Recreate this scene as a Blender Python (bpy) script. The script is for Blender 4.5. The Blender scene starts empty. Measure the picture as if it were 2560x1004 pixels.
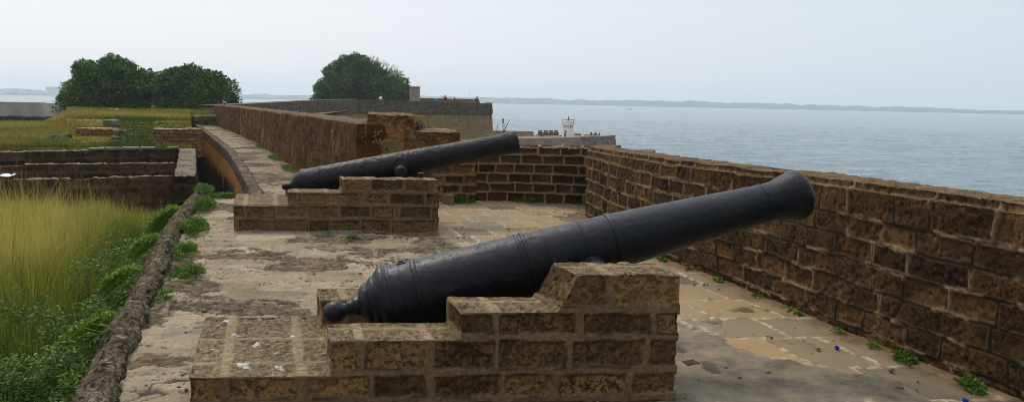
import bpy, bmesh, math, random
import numpy as np
R = math.radians
rng = np.random.default_rng(7)
random.seed(7)
S = bpy.context.scene
COL = S.collection

# ------------------------------------------------------------------ camera geometry
F, CX, CY, EYE = 1850.0, 1280.0, 502.0, 1.6
PITCH, ROLL = math.atan(254 / 1850.0), R(1.1)
_f = np.array([0, math.cos(PITCH), -math.sin(PITCH)])
_r0 = np.array([1.0, 0, 0]); _u0 = np.cross(_r0, _f)
_r = _r0 * math.cos(ROLL) + _u0 * math.sin(ROLL)
_u = -_r0 * math.sin(ROLL) + _u0 * math.cos(ROLL)
CAMP = np.array([0, 0, EYE])
def _ray(x, y): return _f + _r * ((x - CX) / F) - _u * ((y - CY) / F)
def on_z(x, y, z):                      # survey point: where the sight line meets a level
    d = _ray(x, y); return CAMP + d * ((z - EYE) / d[2])
def at_y(x, y, Y):                      # survey point: where the sight line meets a distance
    d = _ray(x, y); return CAMP + d * (Y / d[1])

# ------------------------------------------------------------------ noise
def _hash(ix, iy, iz, seed):
    h = (ix.astype(np.int64) * 374761393 + iy.astype(np.int64) * 668265263 + iz.astype(np.int64) * 2147483647 + seed * 1274126177) & 0xFFFFFFFF
    h = ((h ^ (h >> 13)) * 1274126177) & 0xFFFFFFFF
    h = ((h ^ (h >> 16)) * 2246822519) & 0xFFFFFFFF
    return ((h ^ (h >> 15)) & 0xFFFFFF) / float(0xFFFFFF)
def vnoise(P, seed=0):
    i = np.floor(P).astype(np.int64); f = P - i; f = f * f * f * (f * (f * 6 - 15) + 10)
    o = 0
    for a in (0, 1):
        wx = f[:, 0] if a else 1 - f[:, 0]
        for b in (0, 1):
            wy = f[:, 1] if b else 1 - f[:, 1]
            for c in (0, 1):
                wz = f[:, 2] if c else 1 - f[:, 2]
                o = o + wx * wy * wz * _hash(i[:, 0] + a, i[:, 1] + b, i[:, 2] + c, seed)
    return o
def fbm(P, sc=1.0, oc=3, seed=0, gain=.5):      # about 0..1, mean .5
    P = np.asarray(P, float) * sc; t = 0; a = 1; n = 0
    for k in range(oc):
        t = t + a * vnoise(P + 17.3 * k, seed + k); n += a; a *= gain; P = P * 2.03
    return t / n
def sst(a, b, x):
    t = np.clip((x - a) / (b - a), 0, 1); return t * t * (3 - 2 * t)

# ------------------------------------------------------------------ object helpers
def tag(o, label=None, cat=None, group=None, kind=None):
    if label: o['label'] = label
    if cat: o['category'] = cat
    if group: o['group'] = group
    if kind: o['kind'] = kind
    return o
def link(name, me, mat=None, loc=(0, 0, 0), parent=None):
    o = bpy.data.objects.new(name, me); COL.objects.link(o)
    if mat is not None and me is not None:
        me.materials.clear(); me.materials.append(mat)
    o.location = loc
    if parent is not None: o.parent = parent
    return o
def empty(name, loc=(0, 0, 0), rz=0):
    o = bpy.data.objects.new(name, None); COL.objects.link(o); o.location = loc; o.rotation_euler.z = rz
    o.empty_display_size = .2
    return o
def quads(name, V, Q, smooth=True, attrs=None):
    V = np.asarray(V, np.float32); Q = np.asarray(Q, np.int32); k = Q.shape[1]
    me = bpy.data.meshes.new(name)
    me.vertices.add(len(V)); me.vertices.foreach_set('co', V.ravel())
    me.loops.add(Q.size); me.loops.foreach_set('vertex_index', Q.ravel())
    me.polygons.add(len(Q)); me.polygons.foreach_set('loop_start', np.arange(0, Q.size, k, dtype=np.int32))
    me.update(calc_edges=True); me.validate()
    if smooth: me.polygons.foreach_set('use_smooth', np.ones(len(me.polygons), bool))
    for n, a in (attrs or {}).items(): setattr_(me, n, a)
    return me
def setattr_(me, n, a):
    at = me.attributes.new(n, 'FLOAT', 'POINT'); at.data.foreach_set('value', np.asarray(a, np.float32))
def polys(name, V, Fs, smooth=False):
    me = bpy.data.meshes.new(name); me.from_pydata([tuple(map(float, v)) for v in V], [], Fs); me.update()
    if smooth: me.polygons.foreach_set('use_smooth', np.ones(len(me.polygons), bool))
    return me
def grid_quads(n, m):                   # n rows, m columns
    i = np.arange(n - 1)[:, None] * m + np.arange(m - 1)[None]
    return np.stack([i, i + 1, i + m + 1, i + m], -1).reshape(-1, 4)
def box(x0, y0, z0, x1, y1, z1):
    V = [(x0, y0, z0), (x1, y0, z0), (x1, y1, z0), (x0, y1, z0), (x0, y0, z1), (x1, y0, z1), (x1, y1, z1), (x0, y1, z1)]
    Fs = [(0, 3, 2, 1), (4, 5, 6, 7), (0, 1, 5, 4), (1, 2, 6, 5), (2, 3, 7, 6), (3, 0, 4, 7)]
    return V, Fs
def merge(parts):
    V, Fs = [], []
    for v, f in parts:
        b = len(V); V += list(v); Fs += [tuple(b + i for i in q) for q in f]
    return V, Fs
def strip_solid(L, Rr, z0, z1):         # closed solid between two polylines, from z0[] to z1[]
    n = len(L); V = []; Fs = []
    for i in range(n):
        V += [(L[i][0], L[i][1], z0[i]), (Rr[i][0], Rr[i][1], z0[i]), (Rr[i][0], Rr[i][1], z1[i]), (L[i][0], L[i][1], z1[i])]
    for i in range(n - 1):
        a, b = 4 * i, 4 * i + 4
        for k in range(4):
            k2 = (k + 1) % 4; Fs.append((a + k, a + k2, b + k2, b + k))
    Fs.append((3, 2, 1, 0)); e = 4 * (n - 1); Fs.append((e, e + 1, e + 2, e + 3))
    return V, Fs
def loft(secs, cap=True):               # list of rings with the same number of points
    n = len(secs); m = len(secs[0]); V = [p for s in secs for p in s]; Fs = []
    for i in range(n - 1):
        for k in range(m):
            k2 = (k + 1) % m; Fs.append((i * m + k, i * m + k2, (i + 1) * m + k2, (i + 1) * m + k))
    if cap:
        Fs.append(tuple(range(m - 1, -1, -1))); Fs.append(tuple((n - 1) * m + k for k in range(m)))
    return V, Fs
def remesh(parts, vox):
    V, Fs = merge(parts); me = polys('tmp', V, Fs)
    bm = bmesh.new(); bm.from_mesh(me); bmesh.ops.recalc_face_normals(bm, faces=bm.faces); bm.to_mesh(me); bm.free()
    o = bpy.data.objects.new('tmp', me); COL.objects.link(o)
    m = o.modifiers.new('r', 'REMESH'); m.mode = 'VOXEL'; m.voxel_size = vox; m.use_smooth_shade = True
    dg = bpy.context.evaluated_depsgraph_get(); dg.update()
    out = bpy.data.meshes.new_from_object(o.evaluated_get(dg))
    bpy.data.objects.remove(o); bpy.data.meshes.remove(me)
    return out
def getco(me):
    a = np.empty(len(me.vertices) * 3, np.float32); me.vertices.foreach_get('co', a); return a.reshape(-1, 3).astype(float)
def getno(me):
    a = np.empty(len(me.vertices) * 3, np.float32); me.vertices.foreach_get('normal', a); return a.reshape(-1, 3).astype(float)
def setco(me, P):
    me.vertices.foreach_set('co', np.asarray(P, np.float32).ravel()); me.update()
    me.polygons.foreach_set('use_smooth', np.ones(len(me.polygons), bool))

# ------------------------------------------------------------------ materials
def lin(r, g, b):
    c = np.array([r, g, b]) / 255.0
    c = np.where(c <= .04045, c / 12.92, ((c + .055) / 1.055) ** 2.4)
    return (float(c[0]), float(c[1]), float(c[2]), 1.0)
class M:
    def __init__(s, name):
        s.m = bpy.data.materials.new(name); s.m.use_nodes = True; s.nt = s.m.node_tree
        s.b = s.nt.nodes['Principled BSDF']; s.out = s.nt.nodes['Material Output']
        s.b.inputs['Specular IOR Level'].default_value = .25
        s._co = None
    def n(s, t, ins=None, **pr):
        nd = s.nt.nodes.new(t)
        for k, v in pr.items(): setattr(nd, k, v)
        for k, v in (ins or {}).items(): s.put(nd.inputs[k], v)
        return nd
    def put(s, sock, v):
        if isinstance(v, bpy.types.NodeSocket): s.nt.links.new(v, sock)
        else: sock.default_value = v
    def co(s):
        if s._co is None: s._co = s.n('ShaderNodeTexCoord').outputs['Object']
        return s._co
    def vec(s, scale, rot=(0, 0, 0)):
        return s.n('ShaderNodeMapping', {'Vector': s.co(), 'Scale': scale, 'Rotation': rot}).outputs[0]
    def noise(s, scale, detail=4, rough=.55, vec=None, dist=0):
        return s.n('ShaderNodeTexNoise', {'Vector': vec or s.co(), 'Scale': scale, 'Detail': detail, 'Roughness': rough, 'Distortion': dist}).outputs['Fac']
    def vor(s, scale, vec=None, out='Distance', feature='F1'):
        return s.n('ShaderNodeTexVoronoi', {'Vector': vec or s.co(), 'Scale': scale}, feature=feature).outputs[out]
    def att(s, name): return s.n('ShaderNodeAttribute', attribute_name=name).outputs['Fac']
    def ramp(s, fac, stops, ease='LINEAR'):
        r = s.n('ShaderNodeValToRGB', {0: fac}); e = r.color_ramp.elements; r.color_ramp.interpolation = ease
        while len(e) < len(stops): e.new(.5)
        for i, (p, c) in enumerate(stops):
            e[i].position = p; e[i].color = c if not isinstance(c, (int, float)) else (c, c, c, 1)
        return r.outputs[0]
    def mix(s, f, a, b, blend='MIX'):
        nd = s.n('ShaderNodeMix', data_type='RGBA', blend_type=blend)
        s.put(nd.inputs[0], f); s.put(nd.inputs[6], a); s.put(nd.inputs[7], b); return nd.outputs[2]
    def math(s, op, a, b=0.0):
        nd = s.n('ShaderNodeMath', operation=op); s.put(nd.inputs[0], a); s.put(nd.inputs[1], b); return nd.outputs[0]
    def mr(s, v, a, b, c=0.0, d=1.0):
        return s.n('ShaderNodeMapRange', {0: v, 1: a, 2: b, 3: c, 4: d}).outputs[0]
    def bump(s, h, dist=.01, st=1.0, nrm=None):
        nd = s.n('ShaderNodeBump', {'Height': h, 'Distance': dist, 'Strength': st})
        if nrm is not None: s.put(nd.inputs['Normal'], nrm)
        return nd.outputs[0]
    def fin(s, col, rough=.9, nrm=None, spec=None):
        s.put(s.b.inputs['Base Color'], col); s.put(s.b.inputs['Roughness'], rough)
        if nrm is not None: s.put(s.b.inputs['Normal'], nrm)
        if spec is not None: s.b.inputs['Specular IOR Level'].default_value = spec
        return s.m

def masonry(name, c1, c2, c3, mortar, mortar2, top=None, pit=.55, sc=1.0, bumpd=.012, streak=None, orange=None, gap=False):
    """laterite blocks in mortar; mesh attributes: blk (block mask), rnd (per block), topm (upward faces, paler by weathering and painted overhead light)"""
    m = M(name); blk = m.att('blk'); rnd = m.att('rnd')
    big = m.noise(3.2 * sc, 4, .6); mid = m.noise(17 * sc, 5, .65); fine = m.noise(60 * sc, 4, .7)
    t = m.math('ADD', m.math('MULTIPLY', rnd, .45), m.math('ADD', m.math('MULTIPLY', big, .35), m.math('MULTIPLY', mid, .35)))
    bc = m.ramp(t, [(.28, c1), (.55, c2), (.85, c3)])
    if orange: bc = m.mix(m.mr(m.math('ADD', m.noise(2.3 * sc, 3), m.math('MULTIPLY', rnd, .25)), .68, .8), bc, orange)
    pits = m.mr(m.math('ADD', m.math('MULTIPLY', fine, .35), m.math('ADD', m.math('MULTIPLY', m.noise(27 * sc, 5, .8), .65), m.math('MULTIPLY', m.math('SUBTRACT', big, .5), .22))), .445, .50)
    bc = m.mix(m.math('MULTIPLY', m.mr(pits, 0, 1, pit, 0), m.mr(m.math('FRACT', m.math('MULTIPLY', rnd, 7.3)), 0, 1, .25, 1.0)), bc, (.012, .008, .005, 1))
    mc = m.mix(m.mr(m.math('ADD', m.math('MULTIPLY', mid, .6), m.math('MULTIPLY', fine, .4)), .38, .62), mortar, mortar2)
    col = m.mix(blk, mc, bc)
    if gap: col = m.mix(m.att('gap'), col, (.020, .013, .007, 1))
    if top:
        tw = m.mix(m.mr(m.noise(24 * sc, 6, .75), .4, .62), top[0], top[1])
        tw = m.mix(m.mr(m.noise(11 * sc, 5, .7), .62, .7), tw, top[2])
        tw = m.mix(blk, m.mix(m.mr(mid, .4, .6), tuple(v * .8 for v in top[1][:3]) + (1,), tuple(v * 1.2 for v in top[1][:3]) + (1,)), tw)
        col = m.mix(m.math('MULTIPLY', m.att('topm'), m.mr(m.noise(30 * sc, 4), .3, .55, .55, .95)), col, tw)  # upward faces paler: weathering plus overhead light put into the colour
    if streak:
        sm = m.mr(m.noise(1.0, 5, .7, m.vec((2.2 * sc, 2.2 * sc, .55 * sc))), .5, .68)
        col = m.mix(m.math('MULTIPLY', sm, streak[1]), col, streak[0])
    col = m.mix(m.att('splat'), col, (.62, .60, .54, 1))
    h = m.math('ADD', m.math('MULTIPLY', mid, .6), m.math('ADD', m.math('MULTIPLY', pits, .35), m.math('MULTIPLY', fine, .3)))
    return m.fin(col, .92, m.bump(h, bumpd, .9), .15)

C_dark, C_mid, C_org = (.080, .050, .022, 1), (.185, .112, .049, 1), (.295, .172, .066, 1)
MORT, MORT2 = (.25, .172, .092, 1), (.155, .102, .052, 1)
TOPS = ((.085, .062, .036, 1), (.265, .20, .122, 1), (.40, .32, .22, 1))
MAT = {}
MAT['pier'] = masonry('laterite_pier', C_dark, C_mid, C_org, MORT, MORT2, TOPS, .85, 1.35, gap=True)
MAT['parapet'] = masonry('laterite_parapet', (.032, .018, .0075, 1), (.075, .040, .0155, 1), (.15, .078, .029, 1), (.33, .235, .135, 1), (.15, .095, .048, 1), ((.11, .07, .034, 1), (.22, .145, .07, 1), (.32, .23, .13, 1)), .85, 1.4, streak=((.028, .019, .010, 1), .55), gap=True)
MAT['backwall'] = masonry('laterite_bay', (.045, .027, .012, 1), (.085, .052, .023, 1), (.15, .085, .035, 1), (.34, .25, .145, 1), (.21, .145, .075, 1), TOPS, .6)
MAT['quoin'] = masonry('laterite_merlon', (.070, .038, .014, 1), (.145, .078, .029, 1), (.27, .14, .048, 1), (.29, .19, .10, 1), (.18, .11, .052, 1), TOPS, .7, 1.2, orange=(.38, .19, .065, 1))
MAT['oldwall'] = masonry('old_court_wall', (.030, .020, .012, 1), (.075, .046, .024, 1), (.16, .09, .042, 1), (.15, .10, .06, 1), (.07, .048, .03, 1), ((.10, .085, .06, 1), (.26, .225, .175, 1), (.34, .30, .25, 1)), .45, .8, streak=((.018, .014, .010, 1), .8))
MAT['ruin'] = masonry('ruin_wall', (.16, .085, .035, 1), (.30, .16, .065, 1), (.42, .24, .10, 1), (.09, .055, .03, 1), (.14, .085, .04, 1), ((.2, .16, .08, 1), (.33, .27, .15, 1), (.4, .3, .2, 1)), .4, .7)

def mat_longwall():
    m = M('weathered_curtain_plaster')
    big = m.noise(1.1, 5, .65); mid = m.noise(9, 5, .7); fine = m.noise(40, 4, .7)
    col = m.ramp(m.math('ADD', m.math('MULTIPLY', big, .5), m.math('MULTIPLY', mid, .5)), [(.3, (.042, .0175, .005, 1)), (.5, (.098, .042, .0105, 1)), (.72, (.18, .084, .022, 1))])
    dr = m.noise(1.0, 5, .75, m.vec((5.5, 3.5, .8)), .5)
    crs = m.noise(1.0, 4, .7, m.vec((1.6, 1.6, 9))); col = m.mix(m.math('MULTIPLY', m.mr(crs, .40, .47, 1, 0), .7), col, (.022, .011, .005, 1))
    zone = m.mr(m.noise(.55, 4, .6), .46, .62)
    dm = m.math('MULTIPLY', m.mr(dr, .56, .64), zone)
    col = m.mix(m.math('MULTIPLY', dm, .85), col, (.33, .215, .10, 1))
    pt = m.mr(m.math('ADD', m.noise(2.4, 5, .75), m.math('MULTIPLY', fine, .08)), .66, .70)
    col = m.mix(m.math('MULTIPLY', pt, .8), col, (.40, .29, .17, 1))
    col = m.mix(m.mr(fine, .3, .45, .5, 0), col, (.02, .012, .006, 1))
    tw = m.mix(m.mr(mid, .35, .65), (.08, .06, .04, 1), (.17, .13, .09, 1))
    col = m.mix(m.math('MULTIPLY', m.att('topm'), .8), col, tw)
    return m.fin(col, .93, m.bump(m.math('ADD', m.math('MULTIPLY', mid, .6), m.math('ADD', m.math('MULTIPLY', fine, .4), m.math('MULTIPLY', dm, .3))), .03, .9), .12)
MAT['longwall'] = mat_longwall()

def mat_orange():
    m = M('orange_retaining_brick')
    V = m.vec((1, 1, 1))
    z = m.n('ShaderNodeSeparateXYZ', {0: m.co()}).outputs[2]
    big = m.noise(1.6, 5, .65); mid = m.noise(10, 5, .7)
    col = m.ramp(m.math('ADD', m.math('MULTIPLY', big, .5), m.math('MULTIPLY', mid, .5)), [(.3, (.40, .18, .045, 1)), (.5, (.62, .30, .085, 1)), (.7, (.75, .42, .15, 1))])
    w = m.math('ADD', m.math('MULTIPLY', z, 8.0), m.math('MULTIPLY', mid, .35))
    fr = m.math('FRACT', w)
    line = m.mr(fr, .16, .3, 1, 0)
    col = m.mix(m.math('MULTIPLY', line, .55), col, (.10, .05, .02, 1))
    # near-black mixed in ragged patches along the courses, more towards the base
    lowmix = m.math('ADD', m.math('MULTIPLY', z, -.55), m.math('ADD', m.math('MULTIPLY', m.noise(1.5, 5, .7), 1.1), m.math('MULTIPLY', line, .22)))
    am = m.mr(lowmix, .98, 1.2)
    col = m.mix(m.math('MULTIPLY', am, .97), col, (.010, .008, .006, 1))
    return m.fin(col, .92, m.bump(m.math('ADD', m.math('MULTIPLY', line, -.5), mid), .03, .8), .12)
MAT['orange'] = mat_orange()

def mat_floor():
    m = M('platform_stone')
    flag, jo, cem, crack, rnd = m.att('flag'), m.att('joint'), m.att('cement'), m.att('crack'), m.att('rnd')
    big = m.noise(.9, 4, .6); mid = m.noise(6, 6, .7); fine = m.noise(45, 5, .7)
    t = m.math('ADD', m.math('MULTIPLY', big, .4), m.math('MULTIPLY', mid, .6))
    er = m.att('erode')
    t2 = m.math('ADD', m.math('MULTIPLY', t, .8), m.math('MULTIPLY', rnd, .2))
    smooth = m.ramp(t2, [(.28, (.13, .10, .062, 1)), (.46, (.225, .177, .113, 1)), (.6, (.305, .243, .16, 1)), (.75, (.39, .32, .22, 1))])
    smooth = m.mix(m.math('MULTIPLY', m.mr(m.noise(1.3, 3, .6), .52, .62), .6), smooth, (.15, .13, .10, 1))
    rough_ = m.ramp(m.noise(11, 6, .78), [(.36, (.030, .021, .012, 1)), (.5, (.095, .068, .040, 1)), (.64, (.20, .155, .10, 1))])
    rough_ = m.mix(m.math('MULTIPLY', m.mr(m.noise(1.9, 3, .6), .6, .68), .5), rough_, (.21, .115, .05, 1))
    flaky = m.mix(er, smooth, rough_)
    flaky = m.mix(m.math('MULTIPLY', m.att('jl'), .55), flaky, (.29, .25, .185, 1))
    flaky = m.mix(m.mr(m.noise(4.3, 6, .8), .665, .685), flaky, (.46, .42, .34, 1))
    flaky = m.mix(m.math('MULTIPLY', m.mr(m.noise(26, 6, .8), .38, .44, 1, 0), .75), flaky, (.05, .036, .022, 1))
    fl = m.ramp(m.math('ADD', m.math('MULTIPLY', rnd, .5), m.math('MULTIPLY', t, .6)), [(.25, (.105, .088, .062, 1)), (.45, (.185, .145, .092, 1)), (.62, (.24, .175, .098, 1)), (.8, (.31, .205, .098, 1))])
    fl = m.mix(m.math('MULTIPLY', m.mr(m.noise(2.6, 5, .7), .56, .68), .6), fl, (.13, .072, .030, 1))
    fl = m.mix(m.math('MULTIPLY', m.mr(fine, .33, .43, 1, 0), .35), fl, (.08, .06, .035, 1))
    cm = m.ramp(m.math('ADD', m.math('MULTIPLY', mid, .5), m.math('MULTIPLY', m.noise(2.0, 5, .7), .5)), [(.36, (.06, .046, .030, 1)), (.45, (.125, .104, .073, 1)), (.54, (.185, .152, .104, 1)), (.62, (.25, .19, .11, 1))])
    fl = m.mix(cem, fl, cm)
    jc = m.mix(m.mr(m.noise(14, 5, .75), .42, .58), (.16, .125, .08, 1), (.44, .375, .27, 1))
    fl = m.mix(m.math('MULTIPLY', jo, .9), fl, jc)
    col = m.mix(flag, flaky, fl)
    col = m.mix(m.math('MULTIPLY', crack, .88), col, (.032, .023, .014, 1))
    dirt = m.att('dirt')
    col = m.mix(m.math('MULTIPLY', dirt, .85), col, m.mix(m.mr(mid, .4, .6), (.07, .045, .022, 1), (.16, .10, .045, 1)))
    h = m.math('ADD', m.math('MULTIPLY', mid, .4), m.math('ADD', m.math('MULTIPLY', fine, .35), m.math('MULTIPLY', m.noise(22, 6, .8), .5)))
    st = m.math('MULTIPLY', m.mr(flag, 0, 1, 1, .4), m.mr(er, 0, 1, .5, 1.0))
    nb = m.n('ShaderNodeBump', {'Height': h, 'Distance': .012, 'Strength': st}).outputs[0]
    return m.fin(col, m.mr(flag, 0, 1, .95, .75), nb, .2)
MAT['floor'] = mat_floor()

def mat_simple(name, stops, sc=4.0, rough=.9, bd=.02, spec=.15, vscale=None, fine=30, pit=0.0):
    m = M(name); v = m.vec(vscale) if vscale else None
    a = m.noise(sc, 6, .65, v); b = m.noise(fine, 4, .7, v)
    col = m.ramp(m.math('ADD', m.math('MULTIPLY', a, .7), m.math('MULTIPLY', b, .3)), stops)
    if pit: col = m.mix(m.mr(b, .36, .46, pit, 0), col, (.012, .009, .006, 1))
    return m.fin(col, rough, m.bump(m.math('ADD', m.math('MULTIPLY', a, .6), m.math('MULTIPLY', b, .4)), bd, .9), spec)

def mat_kerb():
    m = M('weathered_kerb_stone')
    a = m.noise(7, 6, .75); b = m.noise(28, 5, .8); c = m.noise(2.2, 4, .6)
    v = m.vor(26, None, 'Distance')
    col = m.ramp(m.math('ADD', m.math('MULTIPLY', a, .5), m.math('MULTIPLY', b, .5)), [(.40, (.016, .012, .008, 1)), (.475, (.075, .056, .036, 1)), (.55, (.145, .112, .075, 1)), (.65, (.28, .235, .17, 1))])
    col = m.mix(m.math('MULTIPLY', m.mr(c, .52, .66), .5), col, (.085, .085, .03, 1))
    return m.fin(col, .95, m.bump(m.math('ADD', b, m.math('MULTIPLY', v, .8)), .02, 1.0), .1)
MAT['kerb'] = mat_kerb()

def mat_bastion():
    m = M('bastion_stone')
    a = m.noise(.35, 6, .65); b = m.noise(2.0, 6, .7); s = m.noise(1.0, 5, .7, m.vec((1.3, 1.3, .18)))
    rows = m.noise(1.0, 4, .6, m.vec((.5, .5, 5)))
    col = m.ramp(m.math('ADD', m.math('MULTIPLY', a, .5), m.math('MULTIPLY', b, .5)), [(.3, (.15, .078, .030, 1)), (.5, (.29, .165, .066, 1)), (.7, (.42, .255, .11, 1))])
    col = m.mix(m.math('MULTIPLY', m.mr(rows, .4, .5, 1, 0), .5), col, (.16, .09, .04, 1))
    col = m.mix(m.math('MULTIPLY', m.mr(s, .56, .66), .75), col, (.075, .055, .035, 1))
    return m.fin(col, .93, m.bump(b, .1, .8), .1)
MAT['bastion'] = mat_bastion()
def mat_band():
    m = M('dark_parapet_stone')
    b = m.noise(1.6, 6, .7); rows = m.noise(1.0, 4, .65, m.vec((.8, .8, 7)))
    col = m.ramp(b, [(.3, (.040, .028, .016, 1)), (.5, (.105, .074, .042, 1)), (.72, (.19, .14, .085, 1))])
    col = m.mix(m.math('MULTIPLY', m.mr(rows, .38, .48, 1, 0), .8), col, (.03, .025, .02, 1))
    return m.fin(col, .93, m.bump(rows, .08, .9), .1)
MAT['band'] = mat_band()
MAT['greystone'] = mat_simple('grey_sea_bastion', [(.3, (.16, .14, .115, 1)), (.5, (.30, .265, .215, 1)), (.7, (.42, .37, .30, 1))], .35, bd=.1, fine=3)
MAT['darkstone'] = mat_simple('dark_rubble', [(.3, (.02, .018, .016, 1)), (.5, (.05, .045, .04, 1)), (.72, (.10, .09, .08, 1))], 1.2, bd=.08, fine=6)
MAT['fort'] = mat_simple('sea_fort_stone', [(.3, (.12, .062, .035, 1)), (.5, (.21, .115, .065, 1)), (.7, (.31, .19, .11, 1))], .4, bd=.1, fine=3)
MAT['fortdark'] = mat_simple('sea_fort_rubble', [(.36, (.025, .018, .013, 1)), (.5, (.11, .075, .05, 1)), (.66, (.24, .165, .11, 1))], .6, bd=.15, vscale=(1, 1, 3.2), fine=1.6)
MAT['lip'] = mat_simple('walkway_edge_stone', [(.32, (.022, .016, .012, 1)), (.5, (.075, .055, .038, 1)), (.72, (.22, .17, .12, 1))], 5, bd=.02)
MAT['earth'] = mat_simple('court_earth', [(.3, (.03, .022, .012, 1)), (.5, (.07, .05, .025, 1)), (.7, (.12, .085, .045, 1))], 3, bd=.04)
MAT['rampart'] = mat_simple('rampart_stone', [(.3, (.09, .055, .025, 1)), (.5, (.17, .105, .05, 1)), (.7, (.26, .17, .09, 1))], 1.5, bd=.05)

MAT['mossstone'] = mat_simple('mossy_step_stone', [(.36, (.035, .045, .012, 1)), (.5, (.09, .085, .035, 1)), (.66, (.20, .165, .09, 1))], 6, bd=.03)
def mat_meadow():
    m = M('meadow_ground')
    g = m.att('green')
    a = m.noise(.5, 5, .6); b = m.noise(5, 5, .7)
    dry = m.ramp(m.math('ADD', m.math('MULTIPLY', a, .5), m.math('MULTIPLY', b, .5)), [(.3, (.13, .10, .03, 1)), (.5, (.24, .18, .05, 1)), (.7, (.34, .255, .085, 1))])
    gr = m.ramp(b, [(.3, (.03, .05, .01, 1)), (.6, (.09, .11, .025, 1))])
    col = m.mix(g, dry, gr)
    col = m.mix(m.att('bare'), col, m.mix(m.mr(b, .4, .6), (.12, .085, .045, 1), (.25, .19, .11, 1)))
    return m.fin(col, .95, m.bump(b, .06, .8), .05)
MAT['meadow'] = mat_meadow()

def mat_leaf(name, stops, trans=.25, rough=.5, spec=.25, attr='rnd'):
    m = M(name)
    col = m.ramp(m.att(attr), stops)
    m.fin(col, rough, None, spec)
    tr = m.n('ShaderNodeBsdfTranslucent', {0: col}).outputs[0]
    mx = m.n('ShaderNodeMixShader', {0: trans}); m.nt.links.new(m.b.outputs[0], mx.inputs[1]); m.nt.links.new(tr, mx.inputs[2])
    m.nt.links.new(mx.outputs[0], m.out.inputs[0]); return m.m
MAT['tree'] = mat_leaf('tree_leaf', [(0, (.009, .032, .005, 1)), (.35, (.036, .105, .014, 1)), (.7, (.12, .26, .040, 1)), (1, (.24, .42, .09, 1))], .15)
MAT['grass'] = mat_leaf('tall_grass_blade', [(0, (.025, .060, .007, 1)), (.3, (.075, .125, .014, 1)), (.55, (.21, .25, .024, 1)), (.8, (.42, .37, .06, 1)), (1, (.55, .44, .15, 1))], .3, .7)
MAT['drygrass'] = mat_leaf('meadow_grass_blade', [(0, (.045, .080, .010, 1)), (.35, (.14, .155, .022, 1)), (.65, (.30, .24, .052, 1)), (1, (.42, .33, .11, 1))], .3, .8)
MAT['herb'] = mat_leaf('weed_leaf', [(0, (.030, .070, .006, 1)), (.5, (.085, .17, .014, 1)), (1, (.19, .30, .035, 1))], .3, .55)
MAT['yherb'] = mat_leaf('yellow_leaf', [(0, (.16, .17, .02, 1)), (1, (.38, .34, .05, 1))], .3, .55)
MAT['twig'] = mat_simple('dry_twig', [(.3, (.06, .045, .03, 1)), (.7, (.16, .12, .085, 1))], 20, bd=.003)
MAT['bark'] = mat_simple('bark', [(.3, (.03, .024, .018, 1)), (.7, (.10, .08, .06, 1))], 3, bd=.05)

def mat_iron(name, base, rust, rough, rustamt):
    m = M(name)
    a = m.noise(5, 6, .7); b = m.noise(55, 5, .7); c = m.noise(1.6, 4, .6)
    pits = m.mr(m.noise(30, 5, .8), .34, .42)
    col = m.mix(m.mr(m.math('ADD', m.math('MULTIPLY', a, .6), m.math('MULTIPLY', c, .4)), .5, .68, 0, rustamt), base, rust)
    ru = m.math('ADD', rough, m.mr(a, .3, .7, -.08, .14))
    h = m.math('ADD', m.math('MULTIPLY', pits, .7), m.math('ADD', m.math('MULTIPLY', b, .4), m.math('MULTIPLY', a, .2)))
    st_ = m.noise(1.0, 5, .7, m.vec((3, 14, 14)))
    col = m.mix(m.math('MULTIPLY', m.mr(st_, .60, .70), .5), col, (.045, .032, .026, 1))
    m.fin(col, ru, m.bump(h, .006, .7), .32)
    m.b.inputs['Specular Tint'].default_value = (.84, .89, 1.0, 1)
    return m.m
MAT['iron1'] = mat_iron('black_painted_iron', (.0045, .0046, .0066, 1), (.018, .012, .010, 1), .40, .9)
MAT['iron2'] = mat_iron('rusted_black_iron', (.009, .0075, .0075, 1), (.030, .017, .012, 1), .5, .9)

def mat_sea():
    m = M('sea_water')
    # long chop from two crossing wave trains, plus small ripples and a few breaking crests
    w1 = m.noise(1.0, 5, .62, m.vec((.045, .16, .1), (0, 0, .18)), .4)
    w2 = m.noise(1.0, 4, .6, m.vec((.17, .5, .3), (0, 0, -.25)), .3)
    w3 = m.noise(.012, 3, .5)
    h = m.math('ADD', m.math('MULTIPLY', w1, 1.0), m.math('MULTIPLY', w2, .32))
    foam = m.math('MULTIPLY', m.att('foam'), m.mr(m.noise(1.0, 4, .7, m.vec((.4, .8, .1))), .42, .55))
    base = m.mix(m.mr(w3, .35, .65), (.055, .105, .118, 1), (.078, .13, .140, 1))
    col = m.mix(foam, base, (.75, .78, .78, 1))
    m.b.inputs['IOR'].default_value = 1.33
    m.fin(col, m.mr(foam, 0, 1, .16, .8), m.bump(h, 1.2, 1.0), .5)
    return m.m
MAT['sea'] = mat_sea()
MAT['coast'] = mat_simple('coast_woodland', [(.3, (.035, .055, .04, 1)), (.7, (.085, .105, .075, 1))], .01, bd=1, fine=.08)
def flat(name, c, rough=.7, spec=.3, metal=0):
    m = M(name)
    n = m.noise(12, 4, .6); d = tuple(v * .78 for v in c[:3]) + (1,)
    m.fin(m.mix(m.mr(n, .35, .65), d, c), rough, None, spec); m.b.inputs['Metallic'].default_value = metal; return m.m
MAT['white'] = flat('whitewash', (.90, .88, .85, 1), .8)
MAT['offwhite'] = flat('pale_wall', (.62, .60, .56, 1), .8)
MAT['greyroof'] = flat('grey_roof', (.22, .24, .27, 1), .7)
MAT['dark'] = flat('dark_paint', (.03, .028, .028, 1), .6)
MAT['wood'] = flat('dark_wood', (.10, .065, .04, 1), .7)
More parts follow.
